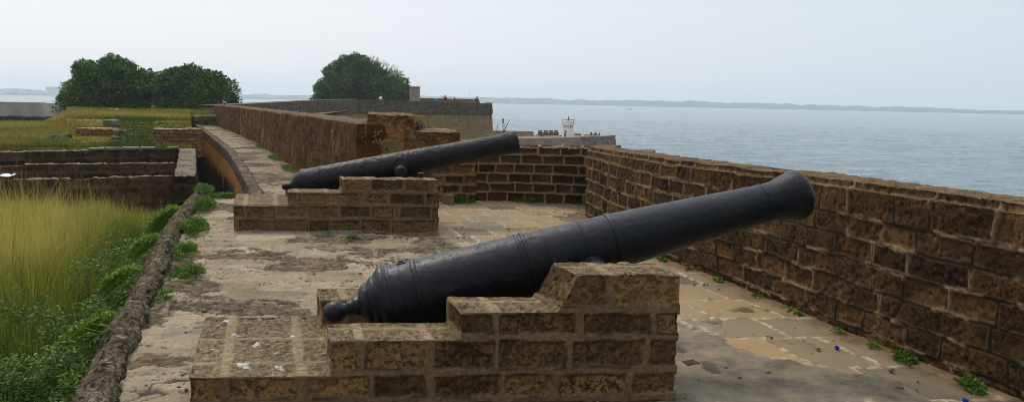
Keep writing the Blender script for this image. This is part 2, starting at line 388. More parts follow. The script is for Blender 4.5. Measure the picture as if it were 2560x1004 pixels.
MAT['skin'] = flat('brown_skin', (.12, .06, .035, 1), .6)
MAT['hair'] = flat('black_hair', (.010, .009, .008, 1), .5)
MAT['red'] = flat('maroon_cloth', (.16, .035, .04, 1), .9)
MAT['navy'] = flat('dark_cloth', (.025, .025, .035, 1), .9)
MAT['blue'] = flat('blue_cloth', (.04, .20, .42, 1), .8)
MAT['bluecap'] = flat('blue_plastic', (.006, .03, .55, 1), .35, .5)
MAT['sheet'] = flat('white_plastic_sheet', (.62, .72, .76, 1), .4, .5)
MAT['pigeon'] = flat('grey_feather', (.30, .28, .26, 1), .8)
MAT['stonepale'] = mat_simple('pale_stone', [(.3, (.09, .078, .052, 1)), (.7, (.25, .22, .16, 1))], 5, bd=.02)

# ------------------------------------------------------------------ masonry geometry
def mason(s, z, courses, seed, bw, hw, warp, P, smin=-3.0, smax=16.0, soft=.012):
    w = fbm(P, 11, 3, seed + 5) - .5; w2 = fbm(P, 8, 3, seed + 9) - .5
    s = s + w * warp * 2; z = z + w2 * warp * 2
    k = np.clip(np.searchsorted(courses, z) - 1, 0, len(courses) - 2)
    c = np.asarray(courses)
    ez = np.minimum(z - c[k], c[k + 1] - z)
    es = np.empty_like(s); idx = np.zeros(len(s), int); r = np.random.default_rng(seed)
    for i in range(len(courses) - 1):
        n = int((smax - smin) / bw[0]) + 2
        J = smin + np.cumsum(r.uniform(bw[0], bw[1], n)) - r.uniform(0, bw[1])
        q = k == i
        if not q.any(): continue
        j = np.clip(np.searchsorted(J, s[q]) - 1, 0, n - 2)
        es[q] = np.minimum(s[q] - J[j], J[j + 1] - s[q]); idx[q] = j + 97 * i
    hwv = hw * (.6 + .8 * fbm(P, 4, 2, seed + 3))
    e = np.minimum(ez, es) - hwv
    rnd = _hash(idx, idx * 0 + seed, idx * 0, 3)
    return sst(0, soft, e), rnd, e

def stone_disp(P, N, blk, recess, rough, pits, seed):
    d = -recess * blk + (fbm(P, 14, 4, seed + 21) - .5) * rough * (.4 + .6 * blk) * 2
    p = fbm(P, 38, 3, seed + 31)
    d -= pits * blk * sst(.56, .68, p)
    return d

# ================================================================== SETTING: sea, rampart body, floor
SEA = -15.0
rad = np.concatenate([[0, 70], np.geomspace(105, 640, 330), np.geomspace(648, 3350, 60)])
ang = np.concatenate([np.linspace(-np.pi * 1.25, np.pi * .22, 60)[:-1], np.linspace(np.pi * .22, np.pi * .75, 620)])
V = np.stack([rad[:, None] * np.cos(ang)[None], rad[:, None] * np.sin(ang)[None], np.full((len(rad), len(ang)), SEA)], -1).reshape(-1, 3)
rr_ = np.hypot(V[:, 0], V[:, 1]); fade = sst(80, 130, rr_) * sst(1500, 380, rr_)
ca, sa = math.cos(.32), math.sin(.32)
Wv = np.stack([V[:, 0] * ca + V[:, 1] * sa, -V[:, 0] * sa + V[:, 1] * ca, 0 * V[:, 0]], -1)
def crest(sx, sy, sd): return 1 - np.abs(fbm(Wv * np.array([sx, sy, 1]), 1, 3, sd, .5) - .5) * 3.2
wh = crest(.035, .11, 400) * .42 + crest(.09, .24, 404) * .26 + crest(.2, .5, 408) * .10
foam_ = sst(.70, .80, wh) * sst(.56, .64, fbm(Wv * np.array([.02, .05, 1]), 1, 3, 411)) * fade
V[:, 2] += (wh - .45) * fade * 1.15
tag(link('sea', quads('sea', V, grid_quads(len(rad), len(ang)), True, dict(foam=foam_)), MAT['sea']), kind='structure')

TH, TV = R(5.05), R(18.6)
UD = np.array([math.cos(TH), math.sin(TH)]); VD = np.array([-math.sin(TV), math.cos(TV)])

RW = np.array([(1.30, 11.6), (1.02, 10.25), (1.26, 8.9), (1.54, 7.61), (1.84, 6.85), (2.12, 6.1), (2.36, 5.3), (2.62, 4.45), (2.77, 4.1), (3.12, 3.1), (3.45, 2.0), (3.6, 1.2)])
KB = np.array([(-1.45, 2.0), (-2.20, 4.02), (-2.63, 5.17), (-2.96, 6.1), (-3.68, 8.0), (-4.2, 9.5), (-4.66, 10.95), (-4.82, 11.55)])
LW = np.array([(-2.35, 11.1), (-3.0, 12.5), (-4.5, 15.46), (-5.94, 18.85), (-8.1, 23.7), (-10.7, 29.04), (-15.4, 38.3)])
WE = np.array([(-4.05, 11.5), (-4.37, 12.37), (-5.95, 16.08), (-7.85, 20.5), (-10.32, 25.7), (-16.2, 37.86)])
def ypath(A, y): return np.interp(y, A[:, 1] if A[0, 1] < A[-1, 1] else A[::-1, 1], A[:, 0] if A[0, 1] < A[-1, 1] else A[::-1, 0])

# floor sheet: rows get coarser with distance
ys = np.geomspace(1.2, 11.62, 640); m = 520
xl = ypath(KB, ys) - .14; xr = ypath(RW, ys) + .2
sx = np.linspace(0, 1, m)
X = xl[:, None] + (xr - xl)[:, None] * sx[None]; Y = np.repeat(ys[:, None], m, 1)
P = np.stack([X.ravel(), Y.ravel(), np.zeros(X.size)], -1)
# local paving axes
det = UD[0] * VD[1] - UD[1] * VD[0]
pu = (P[:, 0] * VD[1] - P[:, 1] * VD[0]) / det; pv = (P[:, 1] * UD[0] - P[:, 0] * UD[1]) / det
side = (P[:, 0] - .80) * (9.2 - 3.7) + (P[:, 1] - 3.7) * (.80 + 1.0)       # right of the line between the two gun piers
flag = sst(-.5, .7, side + (fbm(P, 2.2, 3, 4) - .5) * 2.2)
cour = list(np.cumsum(np.random.default_rng(3).uniform(.42, .58, 40)) - 3)
blkF, rndF, eF = mason(pv * 0 + pu * 1.0, pv, cour, 41, (.42, .72), .012, .032, P, -6, 8, .010)
joint = 1 - blkF
blkL, rndL, eL = mason(pu, pv, list(np.cumsum(np.random.default_rng(8).uniform(.30, .46, 60)) - 3), 43, (.45, .85), .014, .03, P, -6, 8, .012)
dc = np.hypot((P[:, 0] - 1.35) / .80, (P[:, 1] - 4.1) / .85) + (fbm(P, 1.7, 6, 8, .65) - .5) * 1.7
cement = 1 - sst(.86, .93, dc)
rim = np.exp(-((dc - .93) / .05) ** 2) * sst(.42, .55, fbm(P, 3, 3, 12)) * flag
joint = np.maximum(joint * sst(.20, .38, fbm(P, 2.4, 3, 77) + .08) * (1 - cement), rim * .8)
Pw = P * np.array([1.0, 1.45, 1]) + np.stack([fbm(P, 2.5, 2, 49) - .5] * 3, -1) * .25
em = sst(.497, .515, fbm(Pw, 1.5, 5, 50, .58)) * (1 - flag)                      # eroded, flaking zones
chip = sst(.60, .615, fbm(Pw, 5.5, 4, 57, .6)) * (1 - flag)
q = fbm(Pw * np.array([.55, 1.6, 1]), 5.0, 4, 52) * 9; fr = q - np.floor(q)
hfl = (np.floor(q) + sst(0, .25, fr) - 4.5) * .0045
ridge = np.abs(fbm(Pw, 1.9, 4, 54) - .5); crl = sst(.012, .004, ridge) * (1 - flag)
ridge2 = np.abs(fbm(Pw * np.array([.6, 1.5, 1]), 4.2, 4, 55) - .5); crl2 = sst(.014, .004, ridge2) * sst(.45, .55, fbm(P, 1.1, 2, 56)) * (1 - flag)
jl = (1 - blkL) * sst(.53, .60, fbm(P, 1.6, 3, 58)) * (1 - flag)
hflk = -.013 * em + hfl * (.25 + .9 * em) - .006 * chip - .012 * np.maximum(crl, crl2) + jl * .006 + (fbm(P, 16, 4, 63) - .5) * (.006 + .010 * em) + (rndL - .5) * .012 + (fbm(P, .8, 2, 64) - .5) * .03
edge = np.clip(1 - np.abs(fbm(Pw, 1.5, 5, 50, .58) - .506) / .012, 0, 1) * (1 - flag)
crackf = np.clip(np.maximum(crl, crl2) + edge * .8 + sst(.75, .95, fr) * em * .35, 0, 1)
pitsf = chip * .0
hflag = cement * .008 + joint * .006 + (rndF - .5) * .010 * (1 - cement) + (fbm(P, 9, 4, 71) - .5) * .010
crk2 = np.maximum(sst(.66, .72, fbm(P, 5.5, 4, 73)) * sst(.52, .6, fbm(P, 1.1, 2, 74)), sst(.010, .003, np.abs(fbm(P, 2.2, 4, 79) - .5)) * sst(.5, .6, fbm(P, .9, 2, 74))) * flag
Z = hflk * (1 - flag) + hflag * flag - pitsf * .012 - crk2 * .012
dwall = ypath(RW, P[:, 1]) - P[:, 0]
dirt = (1 - sst(.02, .30, dwall + (fbm(P, 5, 3, 75) - .5) * .34))
P[:, 2] = Z
tag(link('platform_floor', quads('platform_floor', P, grid_quads(len(ys), m), True,
    dict(flag=flag, joint=joint, cement=cement, crack=np.clip(crackf + crk2 * .8, 0, 1), rnd=rndF * flag + rndL * (1 - flag), dirt=dirt, erode=em, jl=jl)), MAT['floor']), kind='structure')

n = 1500
gx = rng.uniform(-4.4, 2.6, n); gy = 2.6 + rng.uniform(0, 1, n) ** 1.3 * 8.5
ok = (gx > ypath(KB, gy) + .06) & (gx < ypath(RW, gy) - .06) & ((fbm(np.stack([gx, gy, 0 * gx], -1), 1.6, 3, 501) > .5) | (ypath(RW, gy) - gx < .35))
gx, gy = gx[ok], gy[ok]; n = len(gx); gr = rng.gamma(2.2, .0032, n) + .003
oc = np.array([(1, 0, 0), (-.9, .2, 0), (0, 1, 0), (.1, -1, 0), (0, 0, .7), (0, 0, -.6)], float)
V = (oc[None] * (1 + rng.uniform(-.35, .35, (n, 6, 1)))) * gr[:, None, None]; az = rng.uniform(0, 6.28, n)
V = np.stack([V[..., 0] * np.cos(az)[:, None] - V[..., 1] * np.sin(az)[:, None] + gx[:, None], V[..., 0] * np.sin(az)[:, None] + V[..., 1] * np.cos(az)[:, None] + gy[:, None], V[..., 2] + .006 + gr[:, None] * .3], -1).reshape(-1, 3)
T8 = np.array([(0, 2, 4), (2, 1, 4), (1, 3, 4), (3, 0, 4), (2, 0, 5), (1, 2, 5), (3, 1, 5), (0, 3, 5)])
tag(link('grit', quads('grit', V, (np.arange(n)[:, None, None] * 6 + T8[None]).reshape(-1, 3), False), MAT['stonepale']), 'loose grit and stone chips scattered over the paving', 'grit', None, 'stuff')

# walkway sheet continuing between its outer edge and the curtain wall
ys = np.linspace(11.60, 38.2, 420); m = 120
xl = ypath(WE, ys) + .05; xr = ypath(LW, ys) + .1
X = xl[:, None] + (xr - xl)[:, None] * np.linspace(0, 1, m)[None]; Y = np.repeat(ys[:, None], m, 1)
P = np.stack([X.ravel(), Y.ravel(), np.zeros(X.size)], -1)
q = fbm(P * np.array([.8, 1.2, 1]), 1.3, 4, 150) * 8; fr = q - np.floor(q)
cr = (1 - sst(.05, .2, np.minimum(fr, 1 - fr))) * sst(.4, .55, fbm(P, 2.2, 2, 151))
P[:, 2] = (np.floor(q) + sst(0, .3, fr)) * .012 - .05 + (fbm(P, 9, 3, 152) - .5) * .02
dw = (ypath(LW, P[:, 1]) - P[:, 0])
dirt = 1 - sst(.05, .4, dw + (fbm(P, 3, 3, 153) - .5) * .4)
z0 = np.zeros(len(P))
tag(link('walkway', quads('walkway', P, grid_quads(len(ys), m), True, dict(flag=z0, joint=z0, cement=z0, crack=cr, rnd=z0 + .5, dirt=dirt * .8, erode=sst(.5, .6, fbm(P, 1.0, 3, 155)), jl=z0)), MAT['floor']), kind='structure')

# rampart body under platform and walkway (its seaward side falls to the water)
body = [(-1.5, .8), (3.9, .8), (3.55, 3.1), (3.0, 4.9), (2.4, 7.6), (2.1, 10.2), (1.9, 12.0), (-1.0, 12.6), (-3.4, 15.8), (-7.2, 24), (-14.4, 38.3), (-16.1, 37.9), (-10.15, 25.75), (-7.65, 20.55), (-5.75, 16.15), (-4.2, 12.4), (-4.4, 11.5), (-4.55, 10.95), (-3.55, 8.0), (-2.5, 5.17), (-2.05, 4.02)]
nb = len(body)
V = [(x, y, -.16) for x, y in body] + [(x, y, SEA - .6) for x, y in body]
tag(link('rampart', polys('rampart', V, [tuple(range(nb))] + [(i, i + nb, (i + 1) % nb + nb, (i + 1) % nb) for i in range(nb)]), MAT['rampart']), kind='structure')

# ================================================================== masonry walls
def path_st(A, P):                      # arclength and offset of each vertex along a polyline
    best = np.full(len(P), 1e9); s = np.zeros(len(P)); off = np.zeros(len(P)); acc = 0
    for a, b in zip(A[:-1], A[1:]):
        d = b - a; L = np.hypot(*d); d = d / L
        t = np.clip((P[:, :2] - a) @ d, 0, L); c = a + t[:, None] * d
        dist = np.hypot(*(P[:, :2] - c).T); q = dist < best
        best[q] = dist[q]; s[q] = acc + t[q]; off[q] = ((P[:, :2] - c) @ np.array([d[1], -d[0]]))[q]; acc += L
    return s, off
def offset_path(A, w):
    A = np.asarray(A, float); T = np.gradient(A, axis=0); T /= np.hypot(*T.T)[:, None]
    return A + np.stack([T[:, 1], -T[:, 0]], -1) * w
def wall(name, A, parts, vox, mat, courses, seed, bw, hw, warp, recess, rough, pits, label, cat, loc, fine=1.0, soft=.012, erode=None, gaps=None, plain=None):
    me = remesh(parts, vox); P = getco(me); N = getno(me)
    s, off = path_st(np.asarray(A, float), P)
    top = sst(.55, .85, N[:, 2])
    bS, rS, eS = mason(s, P[:, 2], courses, seed, bw, hw, warp, P, soft=soft)
    bT, rT, eT = mason(s, off * 0 + (courses[-1] + courses[-2]) / 2, courses, seed, bw, hw, warp, P, soft=soft)
    blk = bS * (1 - top) + bT * top; rnd = np.where(top > .5, rT, rS)
    if plain is not None:
        pl = plain(P); patch = sst(.66, .68, fbm(P, 2.6, 4, seed + 70)) * pl; blk = np.clip(blk * (1 - pl) + pl * (1 - patch), 0, 1); rnd = rnd * (1 - pl) + pl * fbm(P, 2.0, 3, seed + 71)
    d = stone_disp(P, N, blk, recess, rough, pits, seed)
    lump = (fbm(P, 1.5, 3, seed + 40) - .5) * .05 * fine + (fbm(P, 6, 3, seed + 41) - .5) * .028 * fine
    if erode is not None: d = d - erode(P, rnd, blk)
    if gaps is not None:
        gp = gaps(P, np.where(top > .5, eT, eS), blk); d = d - .011 * gp; setattr_(me, 'gap', gp)
    Q = P + N * (d + lump)[:, None]
    base = np.array(loc, float); setco(me, Q - base)
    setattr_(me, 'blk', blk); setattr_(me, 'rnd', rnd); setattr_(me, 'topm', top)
    return tag(link(name, me, mat, loc), label, cat)

# right parapet: rounded coping, thick outer shoulder along its farther half
nR = len(RW); hR = np.interp(RW[:, 1], [1, 4.2, 6, 7.6, 10.3, 12], [1.10, 1.09, 1.06, 1.03, .97, .90])
zb = np.full(nR, -.12)
coreL = RW; coreR = offset_path(RW[::-1], .0)[::-1]
def RWo(w): return np.stack([RW[:, 0] + w, RW[:, 1] + w * .25], -1)
parts = [strip_solid(RW, RWo(.46), zb, hR - .05), strip_solid(RWo(.05), RWo(.41), zb + .3, hR)]
k = RW[:, 1] > 7.0
parts.append(strip_solid(RWo(.3)[k], RWo(.98)[k], zb[k], hR[k] - .07))
wall('parapet_wall', RW[::-1], parts, .0115, MAT['parapet'], [-.2, .05, .20, .36, .52, .68, .83, 1.2], 11, (.25, .43), .010, .019, .006, .009, .012,
     'long dark laterite parapet wall curving along the right of the paving above the sea', 'wall', (2.3, 5.5, 0), fine=.5, soft=.007, erode=lambda P, r, b: b * .014 * sst(.72, .95, r) - (1 - b) * .006 * sst(.5, .6, fbm(P, 3, 3, 99)),
     gaps=lambda P, e, b: (1 - b) * np.maximum(sst(.52, .45, fbm(P, 3.2, 4, 98) + (P[:, 1] - 5.5) * .03), sst(-.006, -.011, e) * .9))
# gun bay wall behind
BW = np.array([(-.75, 11.50), (0.1, 11.56), (.7, 11.50), (1.7, 11.34)])
def up(A, dy): return np.stack([A[:, 0], A[:, 1] + dy], -1)
wall('bay_wall', BW, [strip_solid(BW, up(BW, .55), [-.1] * 4, [.87, .885, .89, .89])], .0145, MAT['backwall'], [-.15, .148, .296, .445, .593, .741, 1.1], 23, (.26, .40), .009, .016, .030, .012, .012,
     'low gun bay wall of recessed dark blocks with raised pale mortar joints', 'wall', (.3, 11.5, 0), erode=lambda P, r, b: b * .03 * sst(.6, .95, r))
# merlon block at the end of the curtain
bl = at_y(917, 283, 11.25); br = at_y(1190, 362, 11.45); bm_ = at_y(1040, 285, 11.35); bq = at_y(1118, 328, 11.4)
MB_ = np.array([(bl[0], 11.22), (bm_[0], 11.33), (br[0] + .02, 11.44)])
tall = [strip_solid(np.array([(bl[0], 11.22), (bm_[0], 11.33)]), np.array([(bl[0] - .25, 12.7), (bm_[0] - .25, 12.8)]), [-.1, -.1], [bl[2], bl[2] - .01]),
        strip_solid(np.array([(bm_[0] - .1, 11.325), (br[0] - .22, 11.40)]), np.array([(bm_[0] - .4, 12.8), (br[0] - .5, 12.85)]), [-.1, -.1], [bq[2] + .01, bq[2]]),
        strip_solid(np.array([(br[0] - .3, 11.40), (br[0] + .02, 11.44)]), np.array([(br[0] - .5, 12.85), (br[0] - .2, 12.9)]), [-.1, -.1], [.93, .90])]
def qer(P, r, b):
    return b * .05 * sst(.5, .9, r) * sst(bm_[0] + .1, br[0] - .3, P[:, 0]) * (P[:, 2] < .62)
wall('merlon_block', MB_, tall, .016, MAT['quoin'], [-.15, .12, .27, .42, .58, .76, .98, 1.22, 1.6], 37, (.24, .44), .016, .025, .014, .022, .018,
     'stepped brown stone block ending the curtain wall behind the farther cannon', 'wall', (-1.4, 11.5, 0), erode=qer, plain=lambda P: np.maximum(sst(.60, .68, P[:, 2] + (fbm(P, 3, 2, 5) - .5) * .2), sst(br[0] - .62, br[0] - .72, P[:, 0])))

# long curtain wall beside the walkway
def mkwall_plain(name, L, Rr, z0, z1, vox, mat, label, cat, loc, amp=.05, fine=.03, seed=5, extra=()):
    me = remesh([strip_solid(L, Rr, z0, z1)] + list(extra), vox); P = getco(me); N = getno(me)
    d = (fbm(P, .9, 3, seed) - .5) * amp + (fbm(P, 7, 4, seed + 3) - .5) * fine
    setco(me, P + N * d[:, None] - np.array(loc, float))
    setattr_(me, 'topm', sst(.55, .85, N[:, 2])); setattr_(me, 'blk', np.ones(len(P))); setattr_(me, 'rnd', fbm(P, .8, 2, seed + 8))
    return tag(link(name, me, mat, loc), label, cat)
hL = [1.20, 1.20, 1.20, 1.15, 1.11, 1.09, 1.02]
LWo = offset_path(LW, .62)
mkwall_plain('curtain_wall', LW, LWo, [-.1] * 7, hL, .04, MAT['longwall'], 'long brown curtain wall with pale drip streaks running beside the narrow walkway', 'wall', (-7.5, 22, 0), .05, .05)

# walkway edge coping and the orange retaining wall below it
WEi = np.stack([WE[:, 0] + .13, WE[:, 1] + .04], -1); WEo = np.stack([WE[:, 0] - .06, WE[:, 1] - .02], -1)
me = remesh([strip_solid(WEo, WEi, [-.26] * 6, [.045] * 6)], .03); P = getco(me); N = getno(me)
setco(me, P + N * ((fbm(P, 2.5, 3, 70) - .5) * .06 + (fbm(P, 10, 3, 71) - .5) * .04)[:, None] - np.array([-7, 19, 0]))
WEa = np.stack([WE[:, 0] + .02, WE[:, 1]], -1); WEb = np.stack([WE[:, 0] + .6, WE[:, 1] + .1], -1)
rw = mkwall_plain('retaining_wall', WEa, WEb, [-3.2] * 6, [-.2] * 6, .05, MAT['orange'], 'orange brick retaining wall turning black lower down under the walkway edge', 'wall', (-7, 19, 0), .06, .05)
cop = link('coping', me, MAT['lip'], (0, 0, 0), rw)

# kerb: rough weathered ridge with a sloping outer face
secs = []
T = np.gradient(KB, axis=0); T /= np.hypot(*T.T)[:, None]
for (x, y), t in zip(KB, T):
    nx, ny = t[1], -t[0]             # toward the platform
    prof = [(.02, -.3), (.015, .06), (-.03, .105), (-.095, .11), (-.15, .05), (-.34, -.30), (-.55, -1.15), (-.1, -1.15)]
    secs.append([(x + nx * a, y + ny * a, z) for a, z in prof])
me = remesh([loft(secs)], .013); P = getco(me); N = getno(me); s, off = path_st(KB, P)
L3 = np.stack([s * .55, off * 1.6, P[:, 2] * 1.6], -1)
rid = 1 - np.abs(fbm(L3, 9, 4, 81, .6) - .5) * 4
d = (fbm(P, 2.6, 3, 80) - .5) * .06 + (rid - .5) * .026 + (fbm(P, 14, 4, 83, .65) - .5) * .045
cut = np.sin(s * 9 + fbm(P, 3, 2, 85) * 6); d -= .03 * sst(.93, 1, cut)
w = sst(-.6, -.2, P[:, 2]) * .7 + .3
setco(me, P + N * (d * w)[:, None] - np.array([-3.2, 7, 0]))
tag(link('kerb', me, MAT['kerb'], (-3.2, 7, 0)), 'rough weathered stone kerb along the platform edge above the grass', 'kerb')

# ================================================================== gun piers
def pier(origin, zs, us, cheeks, depth, cour, seed, label, ramp4=0.0, name='gun_pier', splats=None, vox=.0125):
    o = np.array(origin)
    (f0, f1), (b0, b1) = cheeks
    ul = us
    bx = [box(0, 0, -.12, ul[-1], depth, zs[0])]
    bx.append(box(ul[0] + .02, f1 - .05, -.1, ul[-1], b0 + .05, zs[0] + .03))
    for (a, b) in cheeks:
        for i in range(1, len(zs)):
            if ramp4 and i == len(zs) - 1:          # sloping riser under the top block
                z0, z1 = zs[i - 1] - .05, zs[i]
                V = [(ul[i - 1] - ramp4, a, z0), (ul[-1], a, z0), (ul[-1], b, z0), (ul[i - 1] - ramp4 * 1.5, b, z0), (ul[i - 1] + .03, a, z1), (ul[-1], a, z1), (ul[-1], b, z1), (ul[i - 1], b, z1)]
                bx.append((V, box(0, 0, 0, 1, 1, 1)[1])); continue
            bx.append(box(ul[i - 1], a, zs[0] - .1, ul[-1], b, zs[i]))
    me = remesh(bx, vox); P = getco(me); N = getno(me)
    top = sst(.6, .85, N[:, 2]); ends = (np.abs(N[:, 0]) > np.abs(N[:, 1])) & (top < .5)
    sideU = np.where(ends, P[:, 1] * 1.0 + 7.13, P[:, 0])
    bS, rS, eS = mason(sideU, P[:, 2], cour, seed, (.27, .44), .021, .011, P, -2, 12, soft=.006)
    # on the tops the joints follow the courses below
    tz = P[:, 2] - .06
    bT, rT, _ = mason(P[:, 0], tz, cour, seed, (.27, .44), .021, .011, P, -2, 12)
    cT = np.abs(P[:, 1] - (f0 + .20) - (fbm(P, 3, 2, seed) - .5) * .03)
    cm = sst(.012, .03, np.minimum(cT, np.abs(P[:, 1] - (f0 + .62)))) if True else 1
    k = np.clip(np.searchsorted(cour, tz) - 1, 0, len(cour) - 2); mid = (np.array(cour)[k] + np.array(cour)[k + 1]) / 2
    bT, rT, _ = mason(P[:, 0], mid, cour, seed, (.27, .44), .021, .011, P, -2, 12)
    bT = bT * cm
    blk = bS * (1 - top) + bT * top; rnd = np.where(top > .5, rT, rS)
    setattr_(me, 'gap', np.exp(-((eS + .003) / .0055) ** 2) * sst(.46, .56, fbm(P, 5, 3, seed + 80)) * (1 - top) * .85)
    d = stone_disp(P, N, blk, .010 * (1 - .9 * top), .010, .012, seed) + (fbm(P, 3, 3, seed + 50) - .5) * .016 + (fbm(P, 9, 2, seed + 51) - .5) * .008
    d -= top * blk * .010 * sst(.5, .62, fbm(P, 12, 4, seed + 60))
    Q = P + N * d[:, None]
    W = np.stack([Q[:, 0] * UD[0] + Q[:, 1] * VD[0], Q[:, 0] * UD[1] + Q[:, 1] * VD[1], Q[:, 2]], -1)
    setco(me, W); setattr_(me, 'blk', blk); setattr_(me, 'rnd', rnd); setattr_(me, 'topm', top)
    if splats:
        sp_ = np.zeros(len(P))
        for (px, py, r_) in splats:
            g = on_z(px, py, zs[0])[:2] - o; uu = (g[0] * VD[1] - g[1] * VD[0]) / det; vv = (g[1] * UD[0] - g[0] * UD[1]) / det
            dd = np.hypot((P[:, 0] - uu), (P[:, 1] - vv) * .8) / r_ + (fbm(P, 26, 4, int(px)) - .5) * 2.2
            sp_ = np.maximum(sp_, sst(.95, .55, dd))
        setattr_(me, 'splat', sp_ * top * sst(zs[0] + .08, zs[0] + .04, P[:, 2]) * .85)
    return tag(link(name, me, MAT['pier'], (o[0], o[1], 0)), label, 'gun pier', 'stepped masonry gun piers')
P1O, P2O = np.array([-1.621, 3.594]), np.array([-3.303, 8.666])
pier(P1O, [.172, .362, .507, .704], [.709, 1.371, 1.95, 2.538], ((0, .30), (.80, 1.10)), 1.10, [-.3, .03, .18, .365, .515, .90], 5,
     'large stepped masonry pier carrying the nearer black cannon beside the parapet', .09,
     splats=[(612, 912, .045), (700, 915, .03), (560, 800, .035), (590, 835, .03), (650, 790, .022), (530, 870, .02), (730, 838, .016), (640, 860, .02), (690, 880, .018), (545, 770, .03)], vox=.0085)
pier(P2O, [.299, .461, .62], [.638, 1.269, 2.434], ((0, .32), (.76, 1.06)), 1.10, [-.2, .135, .30, .462, .80], 9,
     'smaller looking stepped masonry pier carrying the farther cannon before the curtain wall')

# ================================================================== cannons
def lathe(profile, seg=96, disp=0.0, seed=0, close=True):
    a = np.linspace(0, 2 * np.pi, seg, endpoint=False); pr = np.array(profile)
    V = np.stack([np.repeat(pr[:, :1], seg, 1), pr[:, 1:] * np.cos(a)[None], pr[:, 1:] * np.sin(a)[None]], -1).reshape(-1, 3)
    if disp:
        r = np.hypot(V[:, 1], V[:, 2]); k = np.where(r > 1e-4, 1 + disp * ((fbm(V, 22, 4, seed) - .5) * 2 + .35 * (fbm(V, 5, 3, seed + 4) - .5) - 1.2 * sst(.64, .74, fbm(V, 34, 2, seed + 8))) / np.maximum(r, .02), 1)
        V[:, 1] *= k; V[:, 2] *= k
    n = len(pr); i = np.arange(n - 1)[:, None] * seg; j = np.arange(seg)[None]; j2 = (j + 1) % seg
    Q = np.stack([i + j, i + seg + j, i + seg + j2, i + j2], -1).reshape(-1, 4)
    return V, Q
def dens(pts, step=.012):
    out = [pts[0]]
    for a, b in zip(pts[:-1], pts[1:]):
        k = max(1, int(math.hypot(b[0] - a[0], b[1] - a[1]) / step))
        out += [(a[0] + (b[0] - a[0]) * t / k, a[1] + (b[1] - a[1]) * t / k) for t in range(1, k + 1)]
    return out
def ringband(t, r, w, h):
    return [(t - w, r - .012), (t - w, r + h * .45), (t - w * .55, r + h), (t + w * .55, r + h), (t + w, r + h * .45), (t + w, r - .012)]
def cannon(pier_o, vc, u0, us, z0, yaw, pitch, prof, rings, knob, trun, mat, label, disp, extra=None):
    b = np.array(pier_o) + UD * us + VD * vc
    cy, sy = math.cos(yaw), math.sin(yaw)
    root = empty('cannon', (b[0] + cy * u0, b[1] + sy * u0, z0))
    root.rotation_euler = (0, -pitch, yaw)      # +x runs along the bore towards the muzzle
    tag(root, label, 'cannon', 'old iron cannons')
    tEnd, rEnd = prof[-1]
    inner = [(tEnd, .072), (tEnd - .9, .070), (tEnd - .92, .0001)]
    V, Q = lathe(dens([(prof[0][0], .0001)] + prof + inner), 128, disp, 3)
    link('barrel', quads('barrel', V, Q), mat, (0, 0, 0), root)
    for (t, r, w, h) in rings:
        V, Q = lathe(dens(ringband(t, r, w, h), .006), 128, .0012, int(t * 100) + 9)
        link('reinforce_ring', quads('reinforce_ring', V, Q), mat, (0, 0, 0), root)
    V, Q = lathe(dens(knob, .008), 64, .002, 5)
    link('cascabel', quads('cascabel', V, Q), mat, (0, 0, 0), root)
    t, off, r, l = trun
    for s in (-1, 1):
        V, Q = lathe(dens([(0, .0001), (0, r * .82), (.012, r), (l, r * 1.02), (l + .02, r * 1.2), (l + .09, r * 1.25)], .01), 48, .002, 7 + s)
        A = np.stack([V[:, 1], V[:, 0] if s > 0 else -V[:, 0], V[:, 2]], -1)
        A = A + np.array([t, -s * (l + .09 + .10), off])
        if s > 0: pass
        link('trunnion', quads('trunnion', A, Q if s < 0 else Q[:, ::-1]), mat, (0, 0, 0), root)
    if extra: extra(root)
    return root
def vent(root):
    V, Fs = merge([box(-.03, -.022, 0, .03, .022, .014), box(-.016, -.012, .012, .018, .012, .024)])
    me = polys('vent_cover', V, Fs); o = link('vent_cover', me, MAT['iron1'], (.135, .0, .182), root)
    bv = o.modifiers.new('b', 'BEVEL'); bv.width = .005; bv.segments = 2
prof1 = [(-.150, .058), (-.146, .078), (-.138, .094), (-.120, .116), (-.108, .124), (-.098, .124), (-.094, .116), (-.088, .124), (-.062, .152), (-.052, .158), (-.046, .154), (-.040, .160), (-.018, .184), (-.010, .198), (.0, .205), (.018, .204), (.03, .195), (.09, .190), (.2, .189), (.83, .184), (1.0, .180), (1.41, .171), (1.62, .163), (1.86, .150), (2.30, .126), (2.45, .119), (2.51, .123), (2.575, .140), (2.625, .156), (2.66, .159), (2.685, .152), (2.70, .138)]
knob1 = [(-.368, .0001), (-.365, .024), (-.352, .047), (-.330, .061), (-.300, .067), (-.27, .061), (-.25, .044), (-.238, .036), (-.225, .04), (-.218, .046), (-.208, .046), (-.202, .041), (-.19, .046), (-.18, .056), (-.172, .060), (-.165, .056), (-.155, .060), (-.145, .055)]
cannon(P1O, .55, .362, .709, .42, R(10), R(13.3), prof1,
       [(.20, .189, .016, .006), (.045, .194, .010, .003), (.115, .189, .006, .0025), (.83, .184, .010, .005), (.865, .184, .010, .006), (.99, .180, .005, .003), (1.22, .175, .005, .003), (1.41, .171, .018, .008), (2.42, .1198, .010, .005)],
       knob1, (1.225, -.09, .070, .11), MAT['iron1'], 'nearer large blue-black iron cannon with flared muzzle aimed over the parapet', .0013, vent)
prof2 = [(-.10, .10), (-.095, .122), (-.06, .145), (-.035, .150), (-.01, .172), (.0, .179), (.02, .180), (.04, .172), (.2, .170), (.74, .167), (1.3, .157), (1.8, .148), (2.45, .135), (2.55, .134), (2.64, .143), (2.70, .147), (2.77, .146), (2.79, .125)]
